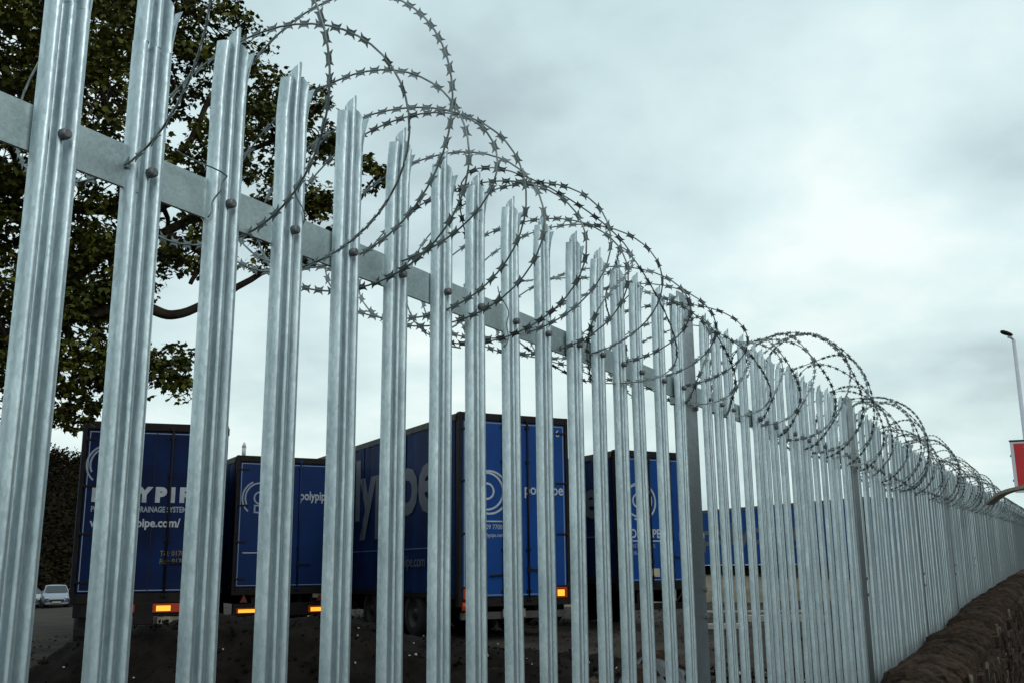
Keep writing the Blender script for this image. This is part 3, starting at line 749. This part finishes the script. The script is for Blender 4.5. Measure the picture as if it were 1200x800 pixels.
        put_text('PLASTICS PIPES', .11, M['border'], T, .24, y_-.001, z1-1.93); put_text('& DRAINAGE', .11, M['border'], T, .24, y_-.001, z1-2.08)
        put_text('polypipe', .26, M['white'], T, 1.62, y_-.001, z1-1.72, offset=.003, sx=.8)
    if style in 'CDE':
        sr, w_, z_, h_ = {'C': (.95, 7.3, 2.27, 1.94), 'D': (.62, 4.6, 2.36, 1.2), 'E': (3.0, 7.0, 2.2, 1.3)}[style]
        me = fit_mesh(text_mesh('polypipe', 2.4, M['lettergrey'], .07), w_, h_)
        obj('lettering', me, T, (-.032, sr+w_, z_-gz), (pi/2, 0, -pi/2))
        q = MB(); q.box(-.034, -.026, .3, L-.4, b0+.98, b0+1.0); q.obj('printed_line', M['faint'], T)
        me = text_mesh('www.polypipe.com', .34, M['lettergrey'], 0, 1); obj('lettering', me, T, (-.032, 4.2, b0+.62), (pi/2, 0, -pi/2))
    return T
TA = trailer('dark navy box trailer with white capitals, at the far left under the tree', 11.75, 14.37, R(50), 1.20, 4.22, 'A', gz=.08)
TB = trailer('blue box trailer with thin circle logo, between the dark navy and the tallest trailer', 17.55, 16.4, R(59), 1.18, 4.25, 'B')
TC = trailer('tallest blue trailer, brown rear frame and huge grey lettering along its side', 16.725, 9.625, R(57.7), 1.014, 4.62, 'C')
TD = trailer('blue box trailer right of the tallest one, half hidden by the broad fence post', 20.081, 7.777, R(58.2), 1.248, 4.06, 'D', W=2.3)
TE = trailer('distant blue trailer seen side-on through the closely spaced pales on the right', 41.3, 6.8, R(58), 1.63, 4.15, 'E', gz=.75)
# small finial lamp on the roof of trailer B
q = MB(); q.box(-.16, .16, -.05, .05, 0, .08, .01); q.tube([(0, 0, .08), (0, 0, .3)], .05, 8); q.tube([(0, 0, .3), (0, 0, .42)], [.06, .02], 8); q.obj('roof_beacon', M['lampgrey'], TB, (.35, .8, 4.25-base_z(17.55, 16.4)))

# ------------------------------------------------------------------ cars
def car(label, X, Y, rz, paint, gz):
    T = thing('parked_car', label, 'car', (X, Y, gz), rz, 'cars parked at the far end of the yard')
    # local: x length (front = -x), y width
    prof_ = [(-2.15, .38, .74), (-2.2, .45, .60), (-2.12, .62, .74), (-1.4, .84, .80), (-1.05, .92, .80), (-.35, 1.38, .60), (.1, 1.43, .60), (.9, 1.40, .58), (1.55, 1.02, .72), (2.05, .95, .72), (2.15, .6, .76), (2.12, .36, .74)]
    b = MB(); rings = []
    for x_, z_, hw in prof_:
        zb_ = .28; rings.append([(x_, -hw*.98, zb_), (x_, -.86*hw/.8 if hw > .7 else -.84, min(z_, .62)), (x_, -(hw if z_ < 1 else .80), min(z_, .90)), (x_, -hw, z_), (x_, -hw*.5, z_+.02), (x_, 0, z_+.03), (x_, hw*.5, z_+.02), (x_, hw, z_), (x_, (hw if z_ < 1 else .80), min(z_, .90)), (x_, .86*hw/.8 if hw > .7 else .84, min(z_, .62)), (x_, hw*.98, zb_)])
    b.loft(rings, True, True); b.obj('body', paint, T)
    g = MB(); g.add([(-1.03, -.70, .965), (-1.03, .70, .965), (-.39, .55, 1.375), (-.39, -.55, 1.375)], [(0, 1, 2, 3)])
    for v in range(len(g.v)): g.v[v] = (g.v[v][0]-.02, g.v[v][1], g.v[v][2]+.02)
    g.obj('windscreen', M['glass'], T)
    for s in (-1, 1):
        g = MB(); g.add([(-.75, s*.80, .95), (1.1, s*.78, .98), (.85, s*.66, 1.33), (-.3, s*.66, 1.33)], [(0, 1, 2, 3)]); g.obj('side_window', M['glass'], T)
        h = MB(); h.box(-2.22, -2.08, s*.6-.14, s*.6+.14, .60, .72, .03); h.obj('headlight', M['white'], T)
        for x_ in (-1.35, 1.3):
            W_ = wheel(T, 0, 0, .31, .31, .2); W_.location = (x_, s*.74, .31); W_.rotation_euler = (0, 0, pi/2)
    g = MB(); g.box(-2.235, -2.18, -.42, .42, .44, .58, .01); g.obj('grille', M['rubber'], T)
    g = MB(); g.box(-2.25, -2.23, -.26, .26, .36, .45, .003); g.obj('number_plate', M['plate'], T)
    return T
yv = math.atan2(51.98+1.2, 39.1)
car('pale silver saloon car facing the fence, in front of the other parked cars', 43.88, 58.39, yv+.05, M['car'], base_z(43.88, 58.39))
car('white car parked behind and to the right of the silver saloon', 49.5, 63.0, yv-.5, M['carw'], base_z(49.5, 63.0))
car('pale car parked just left of the silver saloon, mostly behind it', 44.9, 63.0, yv+.6, M['carw'], base_z(44.9, 63.0))
car('dark car in the shade right of the white car', 54.0, 62.5, yv+.3, M['card'], base_z(54.0, 62.5))

# ------------------------------------------------------------------ tree
LOBES=[(5.78,9.32,7.46,1.24),(6.09,7.97,7.42,0.95),(7.48,8.19,7.96,1.03),(7.96,7.78,8.19,0.75),(8.56,7.92,7.86,0.65),(8.62,7.15,7.34,0.47),(9.30,7.16,7.58,0.26),(9.08,7.40,6.88,0.57),(9.05,6.69,6.82,0.24),(7.87,7.19,6.54,0.58),(8.80,6.96,6.00,0.45),(9.11,6.61,5.92,0.28),(9.46,6.19,6.40,0.24),(8.54,7.24,5.54,0.38),(9.34,7.11,5.46,0.18),(6.63,7.58,6.46,0.76),(6.11,7.95,6.14,0.75),(6.04,9.17,6.10,1.08),(7.09,8.49,5.60,0.69),(7.80,7.92,6.03,0.59),(6.52,8.88,5.40,0.74),(8.05,7.71,5.32,0.38),(6.86,8.65,4.66,0.63),(7.41,8.24,5.13,0.48),(7.50,8.17,4.74,0.26),(7.20,8.41,3.86,0.52),(6.91,8.62,3.50,0.37),(7.48,8.19,3.84,0.39),(7.84,7.89,3.92,0.31),(7.99,7.76,3.66,0.16),(7.11,8.47,3.24,0.18),(6.16,9.10,4.65,0.94),(6.17,9.10,3.72,0.72),(6.49,8.90,4.03,0.57),(5.64,10.52,7.09,1.43),(5.20,10.72,5.73,1.38),(5.32,9.56,4.79,1.26),(5.66,9.39,8.81,1.42),(6.71,8.75,9.22,1.32),(7.97,8.44,9.61,1.00),(4.75,9.82,7.71,1.37),(6.40,11.81,6.58,1.42),(7.28,10.76,8.11,1.30),(8.24,10.12,9.68,1.23),(4.24,10.03,6.36,0.98),(8.41,8.71,5.48,0.34),(6.95,8.60,4.25,.42),(7.15,8.44,4.55,.36),(6.80,8.72,3.85,.40),(7.25,8.36,3.50,.26),(7.35,8.30,4.85,.34),(6.9,8.64,5.1,.45)]
LIMBS = [
 [(5.63,9.52,4.59),(5.95,9.23,5.48),(6.42,8.94,5.83),(6.97,8.57,5.70),(7.38,8.27,5.70),(7.72,7.99,6.18),(7.98,7.76,6.83),(8.33,7.72,7.65)],
 [(5.60,9.42,3.48),(6.04,9.06,3.78),(6.55,8.86,4.09),(6.99,8.56,4.29),(7.37,8.27,4.50),(7.64,8.06,4.57),(7.91,7.83,4.47),(8.20,7.70,4.65),(8.52,7.40,4.99),(8.90,7.15,5.16),(9.19,6.98,5.40)],
 [(6.55,8.86,4.09),(6.83,8.67,4.60),(7.03,8.53,4.88),(7.19,8.41,5.10),(7.44,8.22,5.18),(7.75,7.96,5.44),(8.09,7.67,5.22),(8.03,7.72,4.90)],
 [(7.75,7.96,5.44),(8.07,7.69,5.75),(8.52,7.25,5.97),(8.95,6.95,5.99),(9.29,6.56,5.91),(9.44,6.22,6.29)],
 [(5.71,9.59,5.38),(6.06,9.28,6.54),(6.43,8.70,7.07),(6.94,8.23,7.49),(7.70,8.01,8.24),(8.13,7.63,8.94)],
 [(6.99,8.56,4.29),(7.19,8.41,3.91),(7.48,8.19,3.86),(7.83,7.90,3.92),(8.01,7.74,3.68)],
 [(7.19,8.41,3.91),(7.11,8.47,3.52),(7.11,8.47,3.22)],
 [(5.70,9.59,5.09),(5.16,10.19,6.00),(4.40,10.29,6.59)],
 [(7.38,8.27,5.70),(7.87,7.99,5.91),(8.37,7.68,6.51),(8.86,7.34,6.90),(9.30,7.01,7.46)],
 [(5.60,9.42,3.48),(5.13,9.65,4.13),(4.97,10.27,5.19)]]
LR = [(.11, .025), (.11, .02), (.085, .025), (.06, .015), (.14, .04), (.05, .012), (.03, .008), (.13, .04), (.07, .015), (.12, .04)]
TR = [(5.80, 9.33, -.1), (5.77, 9.33, .88), (5.68, 9.38, 2.19), (5.60, 9.42, 3.66), (5.68, 9.60, 4.90), (5.81, 9.65, 6.42), (5.90, 9.59, 7.82), (6.00, 9.54, 9.42)]
tree = thing('broadleaf_tree', 'big dark spring-leafed tree reaching in from the left behind the fence, above the trailers', 'tree', TR[0]); TO = Vector(TR[0])
def smooth_line(P, k=6, jit=.02, seed=0):
    P = [Vector(p) for p in P]; out = []
    for i in range(len(P)-1):
        p0, p1, p2, p3 = P[max(i-1, 0)], P[i], P[i+1], P[min(i+2, len(P)-1)]
        for j in range(k):
            t = j/k; out.append(.5*((2*p1)+(p2-p0)*t+(2*p0-5*p1+4*p2-p3)*t*t+(3*p1-p0-3*p2+p3)*t**3))
    out.append(P[-1])
    return [p+Vector((noise.noise(p*3+Vector((seed, 0, 0))), noise.noise(p*3+Vector((0, seed, 5))), noise.noise(p*3+Vector((7, 0, seed)))))*jit for p in out]
q = MB(); pts = smooth_line(TR, 6, .05); q.tube([p-TO for p in pts], [.42-.36*i/(len(pts)-1)+(.18 if i < 2 else 0) for i in range(len(pts))], 12); q.obj('trunk', M['bark'], tree)
limb_pts = []
for i, (P, (r0, r1)) in enumerate(zip(LIMBS, LR)):
    pts = smooth_line(P, 6, .07, i); n = len(pts); limb_pts += [(p, r0+(r1-r0)*k/(n-1)) for k, p in enumerate(pts)]
    q = MB(); q.tube([p-TO for p in pts], [r0+(r1-r0)*k/(n-1) for k in range(n)], 8); q.obj('branch', M['bark'], tree)
limb_pts += [(Vector(p), .1) for p in TR[4:]]
twigs = MB(); LP = np.array([tuple(p) for p, _ in limb_pts])
clumps = []
for li, (x, y, z, r) in enumerate(LOBES):
    C_ = Vector((x, y, z)); j = int(((LP-np.array([x, y, z]))**2).sum(1).argmin()); st, rad = limb_pts[j]
    mid = st.lerp(C_, .5)+Vector((rng.uniform(-.15, .15), rng.uniform(-.15, .15), rng.uniform(.0, .2)))
    ln = smooth_line([st, mid, C_], 4, .06, li); twigs.tube([p-TO for p in ln], [min(rad*.6, .045)*(1-k/len(ln)*.7) for k in range(len(ln))], 5)
    n = int(16 + r*r*60) if r > .5 else int(8+r*r*90)
    for k in range(n):
        d = Vector((rng.gauss(0, 1), rng.gauss(0, 1), rng.gauss(0, .8))).normalized()*r*rng.uniform(.35, 1.08)**.8
        e = C_+d; src = ln[rng.randrange(len(ln)//2, len(ln))]
        if k % 2 == 0:
            md = src.lerp(e, .5)+Vector((rng.uniform(-.1, .1), rng.uniform(-.1, .1), rng.uniform(-.05, .12)))
            twigs.tube([p-TO for p in smooth_line([src, md, e], 3, .05, li+k)], [.012, .011, .010, .008, .007, .006, .004], 4)
        clumps.append((e, rng.uniform(.10, .24)*(1 if r > .3 else .75)))
twigs.obj('twigs', M['bark'], tree, kind='stuff')
# leaves: palmate, drooping, in rosettes at the twig ends
lf = np.array([(0, 0, 0), (.34, .18, -.03), (.42, .52, -.10), (.22, .58, -.03), (0, 1.0, -.16), (-.22, .58, -.03), (-.42, .52, -.10), (-.34, .18, -.03)])
lfc = np.array([(0, 1, 2, 3), (0, 3, 4, 5), (0, 5, 6, 7)])
cc = []; sz = []
for e, s in clumps:
    m_ = int(15+s*115)
    g = nrg.normal(size=(m_, 3)); g /= np.linalg.norm(g, axis=1)[:, None]; g *= (s*nrg.uniform(.2, 1, (m_, 1))**.7)*np.array([1, 1, .55])
    cc.append(np.array(e)+g); sz.append(nrg.uniform(.034, .074, m_))
cc = np.concatenate(cc); sz = np.concatenate(sz); n = len(cc)
yawr = nrg.uniform(0, 2*pi, n); pit = nrg.normal(-.35, .55, n); rol = nrg.normal(0, .5, n)
cyw, syw, cp, sp, cr, sr = np.cos(yawr), np.sin(yawr), np.cos(pit), np.sin(pit), np.cos(rol), np.sin(rol)
Rz = np.zeros((n, 3, 3)); Rz[:, 0, 0] = cyw; Rz[:, 0, 1] = -syw; Rz[:, 1, 0] = syw; Rz[:, 1, 1] = cyw; Rz[:, 2, 2] = 1
Rx = np.zeros((n, 3, 3)); Rx[:, 0, 0] = 1; Rx[:, 1, 1] = cp; Rx[:, 1, 2] = -sp; Rx[:, 2, 1] = sp; Rx[:, 2, 2] = cp
Ry = np.zeros((n, 3, 3)); Ry[:, 0, 0] = cr; Ry[:, 0, 2] = sr; Ry[:, 1, 1] = 1; Ry[:, 2, 0] = -sr; Ry[:, 2, 2] = cr
RR = Rz @ Rx @ Ry
V = (np.einsum('nij,kj->nki', RR, lf)*sz[:, None, None]*1.25 + cc[:, None, :] - np.array(TO)).reshape(-1, 3)
Fc = (lfc[None]+(np.arange(n)*8)[:, None, None]).reshape(-1, 4)
obj('crown', npmesh('crown', V, Fc, M['leaf']), tree, kind='stuff')
print('leaves', n)

# ------------------------------------------------------------------ wooded hill (far left)
def hill_z(x, y):
    d = math.hypot(x, y+1.2); a = math.degrees(math.atan2(y+1.2, x))
    prof_a = lerp_t([(20, 0), (35, 2), (46, 8), (52, 15), (60, 17), (80, 24), (110, 26), (130, 10), (150, 0)], a)
    t = max(0, min(1, (d-78)/75)); return -.6 + prof_a*(t*t*(3-2*t)) + fbm(x, y, .03, 2)*1.2*t
V = []; ang = np.linspace(R(18), R(152), 80); dd = [76, 84, 92, 100, 110, 120, 132, 145, 160, 190, 260]
for d in dd:
    for t in ang: V.append((d*cos(t), -1.2+d*sin(t), hill_z(d*cos(t), -1.2+d*sin(t))))
b = MB(); b.add(V, [(j*80+i, (j+1)*80+i, (j+1)*80+i+1, j*80+i+1) for j in range(len(dd)-1) for i in range(79)], True); b.obj('hill', M['moss'], kind='structure')
c2 = []; s2 = []
for k in range(4200):
    d = rng.uniform(80, 170); t = R(rng.uniform(30, 120) if k % 3 else rng.uniform(48, 60)); x, y = d*cos(t), -1.2+d*sin(t); h = rng.uniform(1.5, 3.2)
    g = nrg.normal(size=(26, 3)); g /= np.linalg.norm(g, axis=1)[:, None]
    c2.append(np.array([x, y, hill_z(x, y)+h*.6])+g*h*.6*nrg.uniform(.4, 1, (26, 1))*np.array([1, 1, .8])); s2.append(np.full(26, h*.11))
c2 = np.concatenate(c2); s2 = np.concatenate(s2); n = len(c2)
idx = nrg.integers(0, len(RR), n)
V = (np.einsum('nij,kj->nki', RR[idx], lf)*s2[:, None, None]*1.3 + c2[:, None, :]).reshape(-1, 3); Fc = (lfc[None]+(np.arange(n)*8)[:, None, None]).reshape(-1, 4)
obj('woodland', npmesh('woodland', V, Fc, M['moss']), kind='stuff', label='brown wooded hillside far behind the yard at the left')

# unseen wooded bank added across the road to darken the fence reflections
def bank2(x, y):
    t = max(0, min(1, (-y-12)/16))*max(0, min(1, (x-4)/10)); return -.4 + 10*t*t*(3-2*t) + fbm(x, y, .08, 6)*1.5*t
grid('added_wooded_bank', step(2, 200, 6), step(-90, -12, 6), bank2, M['moss'], kind='structure')
c2 = []; s2 = []
for k in range(2000):
    x, y = 8+180*rng.random()**1.5, -rng.uniform(15, 50); h = rng.uniform(1.5, 4)
    g = nrg.normal(size=(22, 3)); g /= np.linalg.norm(g, axis=1)[:, None]
    c2.append(np.array([x, y, bank2(x, y)+h*.6])+g*h*.7*nrg.uniform(.4, 1, (22, 1))); s2.append(np.full(22, h*.26))
c2 = np.concatenate(c2); s2 = np.concatenate(s2); n = len(c2); idx = nrg.integers(0, len(RR), n)
V = (np.einsum('nij,kj->nki', RR[idx], lf)*s2[:, None, None]*1.3 + c2[:, None, :]).reshape(-1, 3); Fc = (lfc[None]+(np.arange(n)*8)[:, None, None]).reshape(-1, 4)
obj('added_bank_woodland', npmesh('added_bank_woodland', V, Fc, M['moss']), kind='stuff')
# ------------------------------------------------------------------ street lamp, sign, board
lp = thing('street_lamp', 'tall pale grey street lamp with a short dark lantern at the right edge', 'street lamp', (45.96, 1.10, .57))
q = MB(); q.tube([(0, 0, -.2), (0, 0, .9), (0, 0, 1.0), (0, 0, 10.05)], [.14, .14, .11, .07], 12); q.obj('pole', M['lampgrey'], lp)
q = MB(); q.tube([(0, 0, 10.04), (-.03, .08, 10.15), (-.08, .2, 10.2)], .055, 8); q.obj('bracket', M['lampgrey'], lp)
q = MB(); q.loft([[(a*w_, b_*w_*.5, 0) for a, b_ in ((-1, -1), (1, -1), (1.2, 0), (1, 1), (-1, 1), (-1.2, 0))] for w_ in (.01,)]+[[(a*w_-0.0, y_, h_*b_) for a, b_ in ((-1, 0), (-.8, 1), (0, 1.25), (.8, 1), (1, 0), (.7, -.7), (-.7, -.7))] for w_, y_, h_ in ()], False) if False else None
LH = MB(); rings = []
for y_, w_, h_ in ((-.12, .05, .03), (0, .11, .06), (.18, .14, .075), (.36, .12, .07), (.46, .06, .035)):
    rings.append([(w_*1.1*cos(2*pi*k/10), y_*.85, h_*1.2*sin(2*pi*k/10)) for k in range(10)])
LH.loft(rings, True, True); LH.obj('lantern', M['frame'], lp, (-.06, .10, 10.28), rot=(R(24), 0, R(10)))
sg = thing('sign_board', 'red sign board with cream lettering and a pale frame on the lamp post', 'sign', (44.9, 1.62, 4.30))
sg.rotation_euler = (0, 0, R(-78))
# local x runs right across the face as seen from the camera, face points -y
q = MB(); q.box(0, 2.5, 0, .08, 0, 2.02, .01); q.obj('sign_frame', M['signframe'], sg)
q = MB(); q.box(.12, 2.4, -.008, .0, .08, 1.94, .002); q.obj('sign_panel', M['signred'], sg)
q = MB(); q.box(-.02, 2.52, -.02, .10, 2.02, 2.08, .004); q.obj('cap', M['frame'], sg)
put_text('V', .50, M['cream'], sg, .50, -.012, 1.45, offset=.015)
put_text('c', .42, M['cream'], sg, .55, -.012, .26, offset=.008)
put_text('L', .36, M['cream'], sg, .55, -.012, .78, offset=.006)
q = MB(); q.box(.1, .6, .08, 1.02, .5, .58); q.box(.1, .6, .08, 1.02, 1.5, 1.58); q.obj('fixing', M['frame'], sg)
bd = thing('timber_board', 'bent bleached timber board caught on the razor wire at the far right', 'board', (13.95, -.02, 2.33))
B = [(13.95, -.02, 2.315), (13.6, -.12, 2.36), (13.2, -.22, 2.385), (12.6, -.36, 2.385), (12.0, -.52, 2.372), (11.5, -.64, 2.36)]
q = MB(); rings = []
for i, p in enumerate(smooth_line(B, 4, 0)):
    v = Vector(p)-Vector((13.95, -.02, 2.33)); hh = .013+.004*min(1, i/6); rings.append([v+Vector((.01, .05, hh)), v+Vector((-.01, -.05, hh)), v+Vector((-.01, -.05, -hh)), v+Vector((.01, .05, -hh))])
q.loft(rings, True); q.obj('board', M['timber'], bd)

# ------------------------------------------------------------------ things on the yard ground
def pebbles(name, n, rx, ry, zf, smin, smax, m, keep=lambda x, y: True, **kw):
    ico = MB(); t = (1+5**.5)/2
    iv = np.array([(-1, t, 0), (1, t, 0), (-1, -t, 0), (1, -t, 0), (0, -1, t), (0, 1, t), (0, -1, -t), (0, 1, -t), (t, 0, -1), (t, 0, 1), (-t, 0, -1), (-t, 0, 1)])/1.9
    ifc = np.array([(0, 11, 5), (0, 5, 1), (0, 1, 7), (0, 7, 10), (0, 10, 11), (1, 5, 9), (5, 11, 4), (11, 10, 2), (10, 7, 6), (7, 1, 8), (3, 9, 4), (3, 4, 2), (3, 2, 6), (3, 6, 8), (3, 8, 9), (4, 9, 5), (2, 4, 11), (6, 2, 10), (8, 6, 7), (9, 8, 1)])
    P = []; S = []
    while len(P) < n:
        x, y = nrg.uniform(*rx), nrg.uniform(*ry)
        if not keep(x, y): continue
        s = smin*(smax/smin)**(nrg.random()**2.2); P.append((x, y, zf(x, y)+s*.2)); S.append(s)
    P = np.array(P); S = np.array(S); k = len(P); jit = nrg.uniform(.6, 1.3, (k, 12, 1)); sc3 = nrg.uniform(.6, 1.25, (k, 1, 3))
    V = (iv[None]*jit*sc3*S[:, None, None]+P[:, None]).reshape(-1, 3); Fc = (ifc[None]+(np.arange(k)*12)[:, None, None]).reshape(-1, 3)
    return obj(name, npmesh(name, V, Fc, m), kind='stuff', **kw)
gz2 = lambda x, y: max(heap_z(x, y), yard_z(x, y)) if (4.6 < x < 13.4 and 1.4 < y < 10.6) else yard_z(x, y)
pebbles('dark_gravel', 9000, (4.8, 14), (1.2, 10.4), gz2, .008, .034, M['soil'])
pebbles('pale_pebbles', 420, (5, 13.5), (1.3, 8.8), gz2, .008, .026, M['pebble'])
pebbles('yard_gravel', 5000, (9, 34), (1, 22), yard_z, .012, .045, M['yard'], keep=lambda x, y: seg_d(x, y)[0] > 2.2)
# rubble with black sheeting
rh = thing('rubble_heap', 'low heap of dark rubble and torn black sheeting between the fence and the trailers', 'rubble', (10.2, 3.0, base_z(10.2, 3.0)))
for k in range(46):
    a = rng.uniform(0, 6.28); d = rng.random()**.7*1.1; x, y = d*cos(a)*1.1, d*sin(a)*.8; h = .45*max(0, 1-d)
    s = rng.uniform(.07, .2); me = rng.choice(stone_m)
    o = obj('rubble_stone', me, rh, (x, y, h+s*.25), (rng.uniform(-.6, .6), rng.uniform(-.6, .6), rng.uniform(0, 3))); o.scale = (s*1.6, s*.6, s*.45)
xs_ = step(-1.1, 1.1, .1); V = []
for y in xs_:
    for x in xs_:
        d = math.hypot(x, y); V.append((x*.9, y*.6, .5*math.exp(-d*d*1.6)+.12*noise.noise(Vector((x*3, y*3, 1)))+.05*noise.noise(Vector((x*9, y*9, 1)))-.02))
n = len(xs_); q = MB(); q.add(V, [(j*n+i, j*n+i+1, (j+1)*n+i+1, (j+1)*n+i) for j in range(n-1) for i in range(n-1) if (noise.noise(Vector((i*.35, j*.35, 4))) > -.15)], True); q.obj('black_sheet', M['plastic'], rh)
# concrete edging and pale pipes lying beyond the second bay
def slab(label, x, y, z, L_, h, rz, nm='kerb_stone', cat='kerb stone'):
    q = MB(); q.box(-L_/2, L_/2, -.08, .08, 0, h, .02); o = q.obj(nm, M['concrete'], None, (x, y, z), label=label, category=cat, group='pale kerb stones lying in the yard'); o.rotation_euler = (0, 0, rz); return o
slab('short pale kerb stone lying just right of the broad fence post', 21.0, 5.95, .30, 1.1, .13, R(-62))
slab('long pale kerb stone lying flat in the yard seen through the second bay', 25.6, 6.6, .42, 3.2, .08, R(-65))
slab('pale kerb stone in front of the distant trailer, nearest the second fence post', 22.3, 4.9, .40, 1.6, .16, R(-70))

sc.cycles.max_bounces = 6
